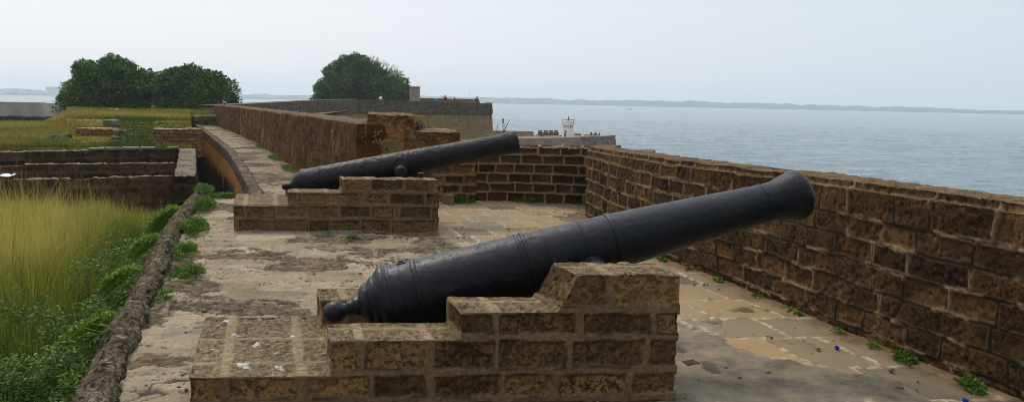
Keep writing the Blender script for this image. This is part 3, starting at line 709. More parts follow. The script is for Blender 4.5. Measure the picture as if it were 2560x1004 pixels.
knob2 = [(-.27, .0001), (-.267, .02), (-.25, .036), (-.225, .043), (-.2, .041), (-.18, .034), (-.165, .034), (-.15, .05), (-.135, .07), (-.12, .075), (-.11, .1), (-.095, .11), (-.085, .09)]
cannon(P2O, .55, .209, .638, .501, R(10), R(11.4), prof2,
       [(.235, .170, .014, .008), (.80, .166, .014, .009), (1.36, .156, .013, .008), (1.60, .152, .007, .005)],
       knob2, (1.22, -.075, .072, .14), MAT['iron2'], 'farther brownish black iron cannon with plain muzzle aimed toward the sea fort', .0045)

# ================================================================== court walls, void and field on the left
FZ = -1.0
V, Fs = [], []
xs = np.linspace(-17.5, -1.2, 110); ys = np.linspace(1.5, 40, 190)
X, Y = np.meshgrid(xs, ys); P = np.stack([X.ravel(), Y.ravel(), np.full(X.size, FZ)], -1)
P[:, 2] += (fbm(P, .8, 3, 200) - .5) * .35
pit_ = sst(-.3, .2, P[:, 0] - np.interp(P[:, 1], [11.5, 14.4, 22, 40], [-5.3, -6.3, -9.7, -17.4])) * sst(11.3, 11.9, P[:, 1])
P[:, 2] -= pit_ * 2.1 + 2.5 * sst(20.5, 22, P[:, 1])
tag(link('court_ground', quads('court_ground', P, grid_quads(190, 110)), MAT['earth']), kind='structure')

def cwall(name, a, b, th, z0, z1, seed, label, vox=.035, mat='oldwall', cour=None, bw=(.3, .6), cat='wall'):
    A = np.array([a[:2], b[:2]]); d = A[1] - A[0]; d /= np.hypot(*d); nn = np.array([-d[1], d[0]]) * th
    c = (A[0] + A[1]) / 2
    return wall(name, A, [strip_solid(A, A + nn, [z0, z0], [z1, z1])], vox, MAT[mat], cour or [-3.2, -2.6, -2.3, -2, -1.7, -1.4, -1.1, -.8, -.5, -.22, .4], seed, bw, .012, .03, .012, .03, .02,
                label, cat, (c[0], c[1], 0), .45, .03, erode=lambda P, r, b: b * .04 * sst(.7, .95, r))
xr_ = [on_z(492, 437, 0), on_z(490, 371, 0)]; xl_ = [on_z(434, 440, 0), on_z(449, 373, 0)]
cw = np.array([xl_[0][:2], xl_[1][:2]]); cwr = np.array([xr_[0][:2], xr_[1][:2]])
wall('cross_wall', cwr, [strip_solid(cw, cwr, [-3, -3], [.0, .02])], .03, MAT['oldwall'], [-3.2, -2.6, -2.3, -2, -1.7, -1.4, -1.1, -.8, -.5, -.22, .4], 61, (.3, .6), .012, .03, .012, .03, .02,
     'thick court wall with pale worn flat top running away beside the void', 'wall', (-8, 18, 0), 1.0, .03)
aL, aR = on_z(-60, 450, .0), on_z(436, 438, .0)
cwall('court_wall', aL, aR, .16, -1.6, .0, 71, 'front dark court wall rising behind the tall yellow grass')
bL, bR = on_z(-60, 411, .0), on_z(442, 406, .0)
cwall('court_wall', bL, bR, .2, -1.6, .0, 72, 'middle dark court wall showing between the front and rear ones')
cL, cR = on_z(-60, 381, .0), on_z(452, 373, .0)
cwall('court_wall', cL, cR, .3, -1.6, .02, 73, 'rear dark court wall with a row of stones at the meadow edge')
# pale coping stones on the rear court wall
t = 0.50; k = 0
spans = [(.52, .60), (.605, .69), (.695, .78), (.79, .885), (.91, .985)]
lab = ['first pale flat coping stone from the left on the rear court wall', 'second pale flat coping stone from the left on the rear court wall', 'third pale flat coping stone, middle of the row on the rear court wall',
       'fourth pale flat coping stone, left of the weedy gap on the rear court wall', 'last pale flat coping stone beside the cross wall top, after the weedy gap']
for (a, b), lb in zip(spans, lab):
    p = cL + (cR - cL) * a; q_ = cL + (cR - cL) * b
    A = np.array([p[:2], q_[:2]]); d = A[1] - A[0]; d /= np.hypot(*d); nn = np.array([-d[1], d[0]])
    c = (A[0] + A[1]) / 2
    me = remesh([strip_solid(A - nn * .03, A + nn * .42, [.0, .0], [.07, .07])], .03); P = getco(me); N = getno(me)
    setco(me, P + N * ((fbm(P, 3, 3, int(a * 99)) - .5) * .06)[:, None] - np.array([c[0], c[1], .02]))
    tag(link('coping_stone', me, MAT['stonepale'], (c[0], c[1], .02)), lb, 'stone', 'coping stones on the rear court wall')
# crumpled sheet on the front court wall
sp = on_z(2, 446, .02)
n_ = 14; gx, gy = np.meshgrid(np.linspace(-.16, .16, n_), np.linspace(-.1, .1, n_)); P = np.stack([gx.ravel(), gy.ravel(), 0 * gx.ravel()], -1)
P[:, 2] = .02 + fbm(P, 14, 3, 5) * .09; P[:, 0] += (fbm(P, 9, 2, 6) - .5) * .06
o = link('plastic_sheet', quads('plastic_sheet', P, grid_quads(n_, n_)), MAT['sheet'], (sp[0], sp[1] + .1, .0)); so = o.modifiers.new('s', 'SOLIDIFY'); so.thickness = .004
tag(o, 'crumpled white plastic sheet lying on the front court wall', 'plastic sheet')

# ================================================================== meadow
def meadow_z(x, y):
    ratio = x / np.maximum(y, 1)
    px = CX + ratio * F                         # bearing used only to place the terrace edge on the plan
    up_ = sst(-.62, -.575, ratio) * sst(24.6, 26.6, y) * sst(60, 30, np.abs(x))
    steps = ((ratio > -.53) & (ratio < -.484))
    up_ = np.where(ratio > -.478, sst(23.4, 23.9, y), up_)
    up_ = np.where((ratio > -.53) & (ratio < -.484), np.clip((y - 22.9) / 3.6, 0, 1), up_)
    up_ = np.where((ratio > -.60) & (ratio < -.53), sst(27.25, 27.6, y), up_)
    z = .0 + up_ * .58 + sst(27, 37, y) * .10 * up_
    z = z - sst(38, 62, y) * 2.2 - sst(62, 100, y) * 14.5
    z = z - sst(58, 80, -x) * 8
    return z
ys = np.concatenate([np.linspace(18.5, 40, 150), np.linspace(40.5, 108, 70)]); m = 170
tt = np.linspace(0, 1, m)
xl = -ys * .86; xr = np.where(ys < 38.0, -ys * .4315, -ys * .36)
X = xl[:, None] + (xr - xl)[:, None] * tt[None]; Y = np.repeat(ys[:, None], m, 1)
P = np.stack([X.ravel(), Y.ravel(), 0 * X.ravel()], -1)
P[:, 2] = meadow_z(P[:, 0], P[:, 1]) - .02 - 1.6 * sst(21.0, 19.5, P[:, 1] - (P[:, 0] + 13) * .22 - 1.0) + (fbm(P, .5, 3, 300) - .5) * .14
ratio = P[:, 0] / P[:, 1]
green = np.clip(sst(.5, .62, fbm(P, .35, 3, 301)) * .5 + sst(-.56, -.52, ratio) * sst(-.46, -.5, ratio) * sst(30, 26, P[:, 1]) * .9 + sst(25.4, 23, P[:, 1]) * .5, 0, 1)
bare = sst(-.60, -.62, ratio) * sst(23.5, 24.5, P[:, 1]) * sst(30, 26, P[:, 1]) * sst(.46, .56, fbm(P, .6, 3, 302)) * .9
P[:, 2] -= 3.2 * (np.tile(np.arange(m), len(ys)) == m - 1) * (P[:, 1] < 38.4)
tag(link('meadow', quads('meadow', P, grid_quads(len(ys), m), True, dict(green=green, bare=bare)), MAT['meadow']), kind='structure')

def blades(name, B, h, w, lean, az, rnd, mat, rows=4, tipc=.25):
    n = len(B); t = np.linspace(0, 1, rows)[None, :]
    dx, dy = np.cos(az), np.sin(az)
    cx = B[:, 0:1] + (lean * h * dx)[:, None] * t ** 2; cy = B[:, 1:2] + (lean * h * dy)[:, None] * t ** 2
    cz = B[:, 2:3] + h[:, None] * (t - .25 * (lean ** 2)[:, None] * t ** 2)
    pa = az + np.pi / 2 + rng.uniform(-.8, .8, n)
    ww = w[:, None] * (1 - t ** 1.5 * .93) * .5
    a = np.stack([cx - np.cos(pa)[:, None] * ww, cy - np.sin(pa)[:, None] * ww, cz], -1)
    b = np.stack([cx + np.cos(pa)[:, None] * ww, cy + np.sin(pa)[:, None] * ww, cz], -1)
    V = np.stack([a, b], 2).reshape(n, rows * 2, 3)
    base = (np.arange(n) * rows * 2)[:, None]
    Q = np.concatenate([np.stack([base[:, 0] + 2 * k, base[:, 0] + 2 * k + 1, base[:, 0] + 2 * k + 3, base[:, 0] + 2 * k + 2], -1)[:, None] for k in range(rows - 1)], 1).reshape(-1, 4)
    c = np.clip(rnd[:, None] + (t - .5) * tipc, 0, 1); c = np.repeat(c[:, :, None], 2, 2).reshape(-1)
    return tag(link(name, quads(name, V.reshape(-1, 3), Q, False, dict(rnd=c)), mat), kind='stuff')

# meadow grass
n = 70000
y = 20.5 + (rng.uniform(0, 1, n) ** 1.4) * 19; x = rng.uniform(-.80, -.36, n) * y
zz = meadow_z(x, y)
lim = np.where(y < 38, -y * .434, -y * .37)
g1 = fbm(np.stack([x, y, 0 * x], -1), .4, 3, 310); ratio = x / y
keep = (x < lim) & ~((ratio < -.61) & (y > 23.5) & (y < 28) & (g1 > .55) & (rng.uniform(0, 1, n) < .8)) & (y - (x + 13) * .22 > 21.2)
grn = np.clip(sst(-.56, -.52, ratio) * sst(-.46, -.49, ratio) * sst(30, 26, y) + sst(25.6, 23, y) * .45, 0, 1)
hh = rng.uniform(.08, .19, n) * (.7 + .8 * g1); hh *= np.where((ratio > -.60) & (ratio < -.43) & (y < 27.3) & (y > 20), .5, 1); hh *= np.where((ratio > -.53) & (ratio < -.48) & (y < 27), 1.5, 1)
cl = np.clip(.47 + (g1 - .5) * 1.1 - grn * .6 + rng.normal(0, .13, n), 0, 1)
k = keep
tagm = blades('meadow_grass', np.stack([x, y, zz - .02], -1)[k], hh[k], rng.uniform(.012, .03, n)[k], rng.uniform(.1, .9, n)[k], rng.uniform(0, 6.28, n)[k], cl[k], MAT['drygrass'], 3)
tag(tagm, 'dry golden grass with green patches covering the meadow', 'grass')

# tall grass in the court: yellow stems at the back, green undergrowth near the kerb
def kerbx(y): return ypath(KB, np.clip(y, 2, 11.5))
n = 105000
y = 4.4 + 9.9 * rng.uniform(0, 1, n) ** .85; x = rng.uniform(-.80, -.30, n) * y
dk = kerbx(y) - x
front = 14.3 + (x + 6.6) * .42
Pn = np.stack([x, y, 0 * x], -1); g2 = fbm(Pn, .9, 3, 320); g3 = fbm(Pn, 2.2, 3, 322)
keep = (dk > .38) & (y < front - .15) & (rng.uniform(0, 1, n) < sst(.2, .45, g3 + .1))
keep &= ~((dk < 1.5) & (y > 8.2) & (rng.uniform(0, 1, n) < .75))
yel = np.clip(sst(6.3, 9.0, y + (g2 - .5) * 3.5) * sst(.7, 2.3, dk + (g2 - .5) * 1.2), 0, 1)
hh = .16 + rng.uniform(.1, .35, n) * (1 - yel) * .9 + yel * rng.uniform(.30, .78, n) * (.75 + .5 * g2)
hh *= 1 - .45 * sst(12.3, 14.0, y); hh *= 1 + .5 * (rng.uniform(0, 1, n) < .06)
cl = np.clip(.10 + .16 * g3 + yel * (.42 + .6 * (g2 - .4)) + rng.normal(0, .17, n), 0, 1)
gz = FZ + (fbm(np.stack([x, y, np.full(n, FZ)], -1), .8, 3, 200) - .5) * .35
k = keep
t_ = blades('tall_grass', np.stack([x, y, gz - .03], -1)[k], hh[k], rng.uniform(.004, .010, n)[k] * (1 + .6 * (1 - yel[k])), np.clip(rng.normal(.35, .25, n), 0, 1.1)[k], ((fbm(Pn, 1.3, 2, 325) - .5) * 14 + rng.normal(.6, .7, n))[k], cl[k], MAT['grass'], 5, .35)
tag(t_, 'tall wild grass, yellow behind and green nearer the kerb, filling the court', 'grass')

# ------------------------------------------------------------------ leafy plants
def leaves(C, D, size, asp=.5, fold=.25, seed=0):   # leaf quads (two folded halves) at C pointing along D
    r = np.random.default_rng(seed); n = len(C)
    D = D / np.linalg.norm(D, axis=1)[:, None]
    up_ = r.normal(0, .6, (n, 3)) + np.array([0, 0, 1.0])
    Sd = np.cross(D, up_); Sd /= np.maximum(np.linalg.norm(Sd, axis=1), 1e-6)[:, None]; U = np.cross(Sd, D)
    s = size[:, None]
    p0 = C; p3 = C + D * s; mL = C + D * s * .5 + Sd * s * asp * .5 + U * s * fold * .3; mR = C + D * s * .5 - Sd * s * asp * .5 + U * s * fold * .3
    V = np.stack([p0, mR, p3, mL], 1).reshape(-1, 3); Q = np.arange(4 * n).reshape(n, 4)
    return V, Q
def rep4(a): return np.repeat(a, 4)
# undergrowth as one mass
n = 90000
y = 4.4 + 9.0 * rng.uniform(0, 1, n) ** 1.3; dk = .30 + rng.gamma(1.6, .62, n); x = kerbx(y) - dk
Pn = np.stack([x, y, 0 * x], -1); g = fbm(Pn, 2.6, 3, 330)
keep = (x > -.82 * y) & (y < 14.1 + (x + 6.6) * .42) & (g > .40 - .1 * (y < 7)) & (rng.uniform(0, 1, n) > sst(8.5, 12, y) * .6) & (rng.uniform(0, 1, n) > sst(.9, 2.0, dk) * .72)
gz = FZ + (fbm(np.stack([x, y, np.full(n, FZ)], -1), .8, 3, 200) - .5) * .35
top_ = .12 + .42 * sst(.4, .7, g) + .25 * sst(.9, .3, dk) + .10 * (y < 7)
z = gz + top_ * rng.uniform(.25, 1, n) ** .6
C = np.stack([x, y, z], -1)[keep]; D = rng.normal(0, 1, (len(C), 3)); D[:, 2] = np.abs(D[:, 2]) * .35
V, Q = leaves(C, D, rng.uniform(.022, .060, len(C)), .45, .3, 1)
c = np.clip(.24 + (g[keep] - .5) * .8 + rng.normal(0, .16, len(C)), 0, 1)
tag(link('undergrowth', quads('undergrowth', V, Q, False, dict(rnd=rep4(c))), MAT['herb']), 'low green leafy undergrowth between the tall grass and the kerb', 'undergrowth', None, 'stuff')

def weed(loc, rx, ry, hz, nl, ls, label, mat='herb', seed=0, cat='weed', group=None, name='weed', cb=.5, slope=0.0, ang=0.0, asp=.5):
    r = np.random.default_rng(seed + 900); nl = int(nl * 1.9)
    a = r.uniform(0, 2 * np.pi, nl); q_ = np.sqrt(r.uniform(0, 1, nl))
    bx_, by_ = rx * q_ * np.cos(a), ry * q_ * np.sin(a)
    x, y = bx_ * math.cos(ang) - by_ * math.sin(ang), bx_ * math.sin(ang) + by_ * math.cos(ang)
    lump = fbm(np.stack([x, y, 0 * x], -1), 9, 2, seed)
    hz *= .55 if slope else .7
    z = hz * (1 - q_ ** 2 * .8) * r.uniform(.15, 1, nl) * (.5 + lump) + slope * x
    kp = fbm(np.stack([x, y, 0 * x], -1), 7 / max(.35, min(1, (rx + ry) * 1.4)), 3, seed + 33) > .44; x, y, z, a, nl = x[kp], y[kp], z[kp], a[kp], int(kp.sum())
    C = np.stack([x, y, z], -1); D = np.stack([np.cos(a) * .6, np.sin(a) * .6, r.uniform(-.25, .7, nl)], -1) + r.normal(0, .5, (nl, 3))
    V, Q = leaves(C, D, r.uniform(.6, 1.3, nl) * ls * .78, asp * .7, .35, seed)
    od = np.argsort(C[:, 1] if ry >= rx else C[:, 0]); hub = C[od[::7]] * np.array([.85, 1, 1]); hub[:, 2] = np.minimum(hub[:, 2], .012 + slope * hub[:, 0])
    near = hub[np.clip(np.argsort(np.argsort(C[:, 1] if ry >= rx else C[:, 0])) // 7, 0, len(hub) - 1)]
    A_, B_ = np.concatenate([hub[:-1], near]), np.concatenate([hub[1:], C]); wv = np.array([.0022, .0008, .001])
    V = np.concatenate([V, np.stack([A_ - wv, A_ + wv, B_ + wv, B_ - wv], 1).reshape(-1, 3)]); Q = np.arange(len(V)).reshape(-1, 4)
    c = np.clip(cb + (z / max(hz, 1e-3) - .5) * .3 + r.normal(0, .18, nl), 0, 1)
    o = link(name, quads(name, V, Q, False, dict(rnd=np.concatenate([rep4(c), np.full(len(V) - 4 * nl, .35)]))), MAT[mat], loc)
    return tag(o, label, cat, group)
G1 = 'weeds growing along the kerb'
kw = [(4.30, -.24, .12, .30, .03, 60, .035, 'thin pale green weed at the very front end of the kerb'),
      (5.15, -.42, .16, .55, .10, 520, .040, 'long mat of ferny green weed spilling down the outer kerb face at the front'),
      (5.62, .10, .07, .15, .09, 150, .038, 'small weed tuft on the paving side of the kerb, nearest the front pier'),
      (6.35, .20, .15, .20, .13, 360, .045, 'bushy weed on the paving side of the kerb where the dark slab row starts'),
      (6.55, -.42, .16, .60, .12, 520, .042, 'trailing green mat on the outer kerb face level with the bushy weed'),
      (7.25, .13, .12, .30, .12, 380, .045, 'spreading weed between the kerb and the broken flagstones'),
      (8.05, -.36, .16, .60, .13, 520, .045, 'bright weed mat on the outer kerb face halfway along'),
      (8.55, .14, .15, .42, .20, 640, .052, 'tall bright weed clump on the paving side of the kerb left of the farther pier'),
      (9.75, -.36, .20, .60, .24, 700, .055, 'large bright weed clump hanging outside the kerb near its far end'),
      (10.3, .13, .15, .50, .20, 560, .052, 'dense weed clump inside the kerb just before its far end'),
      (11.2, .02, .14, .25, .14, 260, .050, 'last weed tuft on the far tip of the kerb')]
for i, (y, dx, rx, ry, hz, nl, ls, lb) in enumerate(kw):
    x = float(kerbx(np.array([y]))[0]) + dx
    z = .02 if dx > 0.05 else (-.12 if dx < -.3 else .13)
    weed((x, y, z), rx, ry, hz, nl, ls, lb, seed=i, group=G1, ang=.33, slope=.9 if dx < -.3 else 0, cb=.55 if i % 3 else .4)
G2 = 'weeds at the foot of the parapet wall'
ww = [(2440, 962, .10, .05, 190, .038, 'leafy green weed at the parapet foot nearest the camera corner'),
      (2275, 898, .085, .075, 170, .042, 'bright round weed at the parapet foot left of the corner weed'),
      (2178, 866, .06, .03, 60, .03, 'flat thin weed at the parapet foot beside the brown puddle stain'),
      (2090, 828, .06, .03, 50, .03, 'tiny pale weed at the parapet foot above the blue cap'),
      (2016, 786, .05, .08, 80, .032, 'upright narrow weed against the lowest parapet course'),
      (1960, 772, .06, .035, 70, .032, 'spreading low weed at the parapet foot, left of the upright narrow one'),
      (1905, 742, .06, .035, 70, .034, 'low weed beside the first long crack by the parapet'),
      (1800, 702, .07, .05, 90, .036, 'grey green weed at the parapet foot right of the near pier top'),
      (1735, 676, .06, .06, 90, .036, 'small weed at the parapet foot just above the near pier corner'),
      (1668, 650, .07, .05, 90, .04, 'farthest small weed at the parapet foot below the cannon')]
for i, (px, py, rx, hz, nl, ls, lb) in enumerate(ww):
    p = on_z(px, py, 0.0); x = float(ypath(RW, np.array([p[1]]))[0]) - .06
    weed((x, p[1], .0), rx * .7, rx * 1.5, hz, nl, ls, lb, seed=40 + i, group=G2, cb=.42, ang=-.3)
p = on_z(816, 585, 0); weed((p[0], p[1], 0), .07, .05, .05, 110, .035, 'left one of two small weeds in the paving before the farther pier', seed=61, cb=.4, group='weeds in the paving')
p = on_z(886, 597, 0); weed((p[0], p[1], 0), .08, .05, .06, 130, .038, 'right one of two small weeds in the paving, beside a brown hollow', seed=62, cb=.4, group='weeds in the paving')
p = on_z(1150, 505, 0); weed((p[0], 11.3, 0), .22, .07, .16, 220, .05, 'dark green weed at the foot of the eroded merlon corner', seed=63, cb=.3)
p = on_z(1315, 505, 0); weed((p[0], 11.45, 0.02), .20, .05, .12, 200, .045, 'small leafed weed at the foot of the gun bay wall', seed=64, cb=.35)
p = on_z(560, 490, 0); weed((p[0], p[1] - .1, 0), .40, .16, .10, 420, .045, 'low weeds along the broken platform edge before the dark void', seed=65, cb=.45)
p = at_y(1018, 283, 12.2); weed((p[0], 12.2, p[2] - .07), .30, .2, .14, 150, .05, 'yellow green weeds growing on the tall merlon top', 'yherb', 66)
p = at_y(1235, 345, 11.9); weed((p[0], 12.0, .88), .26, .15, .22, 170, .07, 'yellow leafed weed behind the farther cannon muzzle', 'yherb', 67)
p = at_y(1046, 312, 11.5); weed((p[0], 11.75, p[2] - .10), .10, .12, .22, 160, .05, 'dark leaf clump added for the dark gap in the notch of the merlon block', 'twig', 68)  # dark clump added where the notch is only a shaded recess
for i, (s, lb) in enumerate([(15.9, 'grassy weed at the curtain wall foot nearest the farther cannon breech'), (18.6, 'grassy tuft at the curtain wall foot midway along the walkway'), (22.4, 'small grassy tuft at the curtain wall foot farther up the walkway')]):
    x = float(ypath(LW, np.array([s]))[0]) - .12
    weed((x, s, 0), .18, .9, .16, 300, .07, lb, seed=70 + i, group='weeds along the curtain wall', ang=.42, cb=.45, asp=.25)
p = cL + (cR - cL) * .897; weed((p[0], p[1], .0), .18, .2, .25, 160, .07, 'green weed in the gap between the coping stones', seed=75, cb=.3)

# twiggy plant against the sea
def tube(pts, rad, seg=6):
    pts = np.array(pts, float); secs = []
    for i, p in enumerate(pts):
        t = pts[min(i + 1, len(pts) - 1)] - pts[max(i - 1, 0)]; t = t / np.linalg.norm(t)
        a = np.cross(t, [0.3, .9, .2]); a /= np.linalg.norm(a); b = np.cross(t, a)
        secs.append([tuple(p + rad[i] * (a * math.cos(k) + b * math.sin(k))) for k in np.linspace(0, 2 * np.pi, seg, endpoint=False)])
    return loft(secs)
p0 = at_y(1256, 346, 12.0); root = empty('twig_plant', (p0[0], 12.0, .88))
tag(root, 'thin twiggy plant standing against the sea beside the bastion', 'plant')
def tw(px, py): q_ = at_y(px, py, 12.0); return (q_[0] - p0[0], 0, q_[2] - .88)
tb = [tube([(0, 0, 0), tw(1259, 330), tw(1268, 312), tw(1275, 298)], [.010, .008, .006, .003]), tube([tw(1259, 330), tw(1257, 315), tw(1258, 304)], [.006, .005, .003]), tube([(-.05, 0, 0), tw(1242, 322), tw(1246, 307)], [.007, .005, .003])]
V, Fs = merge(tb); link('stem', polys('stem', V, Fs), MAT['twig'], (0, 0, 0), root)
C = np.array([tw(1258, 304), tw(1257, 310), tw(1259, 313), tw(1258, 307)] * 3) ; D = rng.normal(0, .6, (12, 3)) + np.array([0, 0, .5])
V, Q = leaves(C, D, np.full(12, .06), .5, .3, 3); link('leaf', quads('leaf', V, Q, False, dict(rnd=np.full(48, .6))), MAT['yherb'], (0, 0, 0), root)
# small dry bird-shaped stub is a finch-sized bird on the wall behind the muzzle
# ------------------------------------------------------------------ birds, caps, stones
def blob(parts, vox, amp=.0, seed=0, sc=8):
    me = remesh(parts, vox); P = getco(me); N = getno(me)
    if amp: setco(me, P + N * ((fbm(P, sc, 3, seed) - .5) * amp)[:, None])
    return me
def ell(c, r, rot=0, n=12, m=10, tilt=0):
    V = []; secs = []
    for i in range(1, m):
        ph = math.pi * i / m - math.pi / 2; ring = []
        for k in range(n):
            a = 2 * math.pi * k / n
            x, y, z = r[0] * math.cos(ph) * math.cos(a), r[1] * math.cos(ph) * math.sin(a), r[2] * math.sin(ph)
            x, z = x * math.cos(tilt) - z * math.sin(tilt), x * math.sin(tilt) + z * math.cos(tilt)
            x, y = x * math.cos(rot) - y * math.sin(rot), x * math.sin(rot) + y * math.cos(rot)
            ring.append((c[0] + x, c[1] + y, c[2] + z))
        secs.append(ring)
    return loft(secs)
def bird(loc, rz, label, mat, s=1.0):
    root = empty('bird', loc, rz); tag(root, label, 'bird')
    link('body', blob([ell((0, 0, .09 * s), (.12 * s, .06 * s, .065 * s), 0, 12, 10, -.35), ell((.09 * s, 0, .165 * s), (.035 * s, .033 * s, .035 * s)), ell((.075 * s, 0, .13 * s), (.035 * s, .03 * s, .05 * s)), ell((-.15 * s, 0, .04 * s), (.08 * s, .03 * s, .014 * s), 0, 12, 8, .3)], .008 * s), mat, (0, 0, 0), root)
    V, Fs = merge([tube([(.115 * s, 0, .168 * s), (.14 * s, 0, .16 * s)], [.008 * s, .002 * s])]); link('beak', polys('beak', V, Fs), MAT['dark'], (0, 0, 0), root)
    for sy in (-1, 1):
        V, Fs = tube([(0, sy * .02 * s, .05 * s), (.005 * s, sy * .02 * s, -.004), (.03 * s, sy * .02 * s, 0)], [.006 * s] * 3); link('leg', polys('leg', V, Fs), MAT['dark'], (0, 0, 0), root)
p = at_y(565, 263, 36.2); lwx = float(ypath(LW, np.array([36.2]))[0])
bird((lwx + .3, 36.2, 1.045), 2.6, 'grey pigeon perched on the far end of the curtain wall', MAT['pigeon'], 1.15)
def cap(px, py, lb, rz, tilt):
    p = on_z(px, py, 0.012)
    pr = [(.0, .0001), (.0, .0125), (.001, .0138), (.013, .0142), (.0135, .0125), (.003, .0118), (.003, .0001)]
    V, Q = lathe(dens(pr, .002), 40); V = V[:, [1, 2, 0]]; r = np.hypot(V[:, 0], V[:, 1]); k = 1 + .02 * np.sign(np.sin(np.arctan2(V[:, 1], V[:, 0]) * 20)) * (r > .0137)
    V[:, 0] *= k; V[:, 1] *= k
    o = link('bottle_cap', quads('bottle_cap', V * 1.05, Q, False), MAT['bluecap'], (p[0], p[1], .006)); o.rotation_euler = (tilt, 0, rz)
    tag(o, lb, 'bottle cap', 'blue bottle caps')
cap(2092, 868, 'blue bottle cap on the wet brown stain near the parapet', .3, .25)
cap(2413, 1000, 'blue bottle cap at the lower edge near the corner weed', 1.0, .12)
def rock(loc, r, label, mat='stonepale', seed=0, name='stone', cat='stone', group=None, rz=0):
    o = link(name, blob([box(-r[0], -r[1], -r[2] * .3, r[0], r[1], r[2])], max(r) / 9, min(r) * .8, seed, .7 / min(r)), MAT[mat], loc); o.rotation_euler.z = rz
    return tag(o, label, cat, group)
p = on_z(1126, 505, 0); rock((p[0], 11.12, 0), (.075, .05, .15), 'broken pale masonry lump beside the eroded merlon corner', 'quoin', seed=2, name='rubble_lump', cat='rubble')
p = on_z(1722, 908, 0); rock((p[0] + .01, p[1], 0), (.045, .035, .014), 'dark crumbled mortar lump at the near pier foot', 'earth', 4, 'rubble_lump', 'rubble', rz=.4)

# ================================================================== ruins on the meadow
def ruin(px0, px1, ybase, hpx, name, label, seed, mat='ruin', th=.6):
    a, b = on_z(px0, ybase, 0), on_z(px1, ybase, 0); D = (a[1] + b[1]) / 2
    a = at_y(px0, ybase, D); b = at_y(px1, ybase + .02 * (px1 - px0), D); h = hpx * D / F
    A = np.array([a[:2], b[:2]]); c = (A[0] + A[1]) / 2
    cour = list(np.arange(-.5, h + .5, .105)); 
    return wall(name, A, [strip_solid(A, A + np.array([-.1, th]), [-.4, -.4], [h * .96, h])], .028, MAT[mat], cour, seed, (.14, .32), .007, .03, .015, .02, .01, label, 'wall', (c[0], c[1], 0), 1.0, .02)
ruin(383, 497, 362, 41, 'ruin_wall', 'orange dry stone ruin wall to the right of the grassy steps', 91)
ruin(190, 300, 344, 24, 'ruin_wall', 'pale low ruin wall to the left of the grassy steps', 92)
# steps between them
st = empty('stone_steps', (-12.3, 23.0, 0)); tag(st, 'overgrown stone steps climbing between the two ruin walls', 'steps')
for i in range(7):
    yy = 23.0 + i * .5; x0, x1 = -.521 * yy + 12.3, -.497 * yy + 12.3
    V, Fs = box(x0, yy - 23.0, -.1, x1, yy - 23.0 + .16, .03 + .085 * i)
    me = remesh([(V, Fs)], .04); P = getco(me); N = getno(me); setco(me, P + N * ((fbm(P, 4, 3, i) - .5) * .07)[:, None]); link('step', me, MAT['mossstone'], (0, 0, 0), st)
# kerb stones curving down the left side of the steps
for i, (px, py, lb) in enumerate([(299, 326, 'upper pale kerb stone edging the steps, beside the low ruin wall end'), (294, 342, 'middle pale kerb stone edging the steps, lower than the ruin wall'), (281, 355, 'lower pale kerb stone edging the steps above the court wall')]):
    zz_ = .35 if i == 0 else (.15 if i == 1 else 0); p = on_z(px, py, zz_)
    rock((p[0], p[1], zz_ - .05), (.06, .20, .07), lb, seed=10 + i, group='kerb stones by the steps', rz=-.7 + .2 * i)
p = on_z(150, 348, 0); rock((p[0], p[1], -.02), (.24, .22, .16), 'dark block stone lying on the bare patch of the lower meadow', 'darkstone', 21)
p = on_z(166, 318, 0); rock((p[0], p[1], 0), (.10, .1, .32), 'upright stone stub at the corner of the upper meadow', 'stonepale', 22)
p = on_z(283, 309, .62); rock((p[0], p[1], .6), (.22, .15, .13), 'rounded pale stone on the meadow above the low ruin wall', 'stonepale', 23)
p = at_y(286, 287, 37); rock((p[0], 37, .62), (.17, .12, .12), 'white painted stone at the meadow crest under the large tree', 'white', 24)
# low dark wall along the shore edge of the lower meadow
dl, dr, dm = at_y(-50, 291, 37.5), at_y(186, 296, 38.5), at_y(64, 291, 37.8)
mkwall_plain('shore_wall', np.array([dl[:2], dm[:2], dr[:2]]), np.array([dl[:2], dm[:2], dr[:2]]) + np.array([-.2, .8]), [-.6] * 3, [dl[2], dm[2], dr[2] - .02], .07, MAT['darkstone'], 'low dark rubble wall along the far edge of the lower meadow', 'wall', (dm[0], dm[1], 0), .12, .1, 15)
for i, (a, b, lb) in enumerate([(80, 101, 'dark flat stone on the rubble wall, the nearer to its tall end'), (113, 131, 'dark flat stone on the rubble wall, the nearer to the trees')]):
    pa, pb = at_y(a, 295, 38), at_y(b, 295, 38.2); w = (pb[0] - pa[0]) / 2
    rock(((pa[0] + pb[0]) / 2, 38.3, pa[2] - .02), (w, .2, .09), lb, 'darkstone', 30 + i, group='flat stones on the rubble wall')
# low grassy bank under the second tree
p = at_y(508, 290, 37.5); rock((p[0], 37.5, p[2] - .42), (.9, .3, .44), 'long mossy stone ledge before the second tree', 'mossstone', 33)

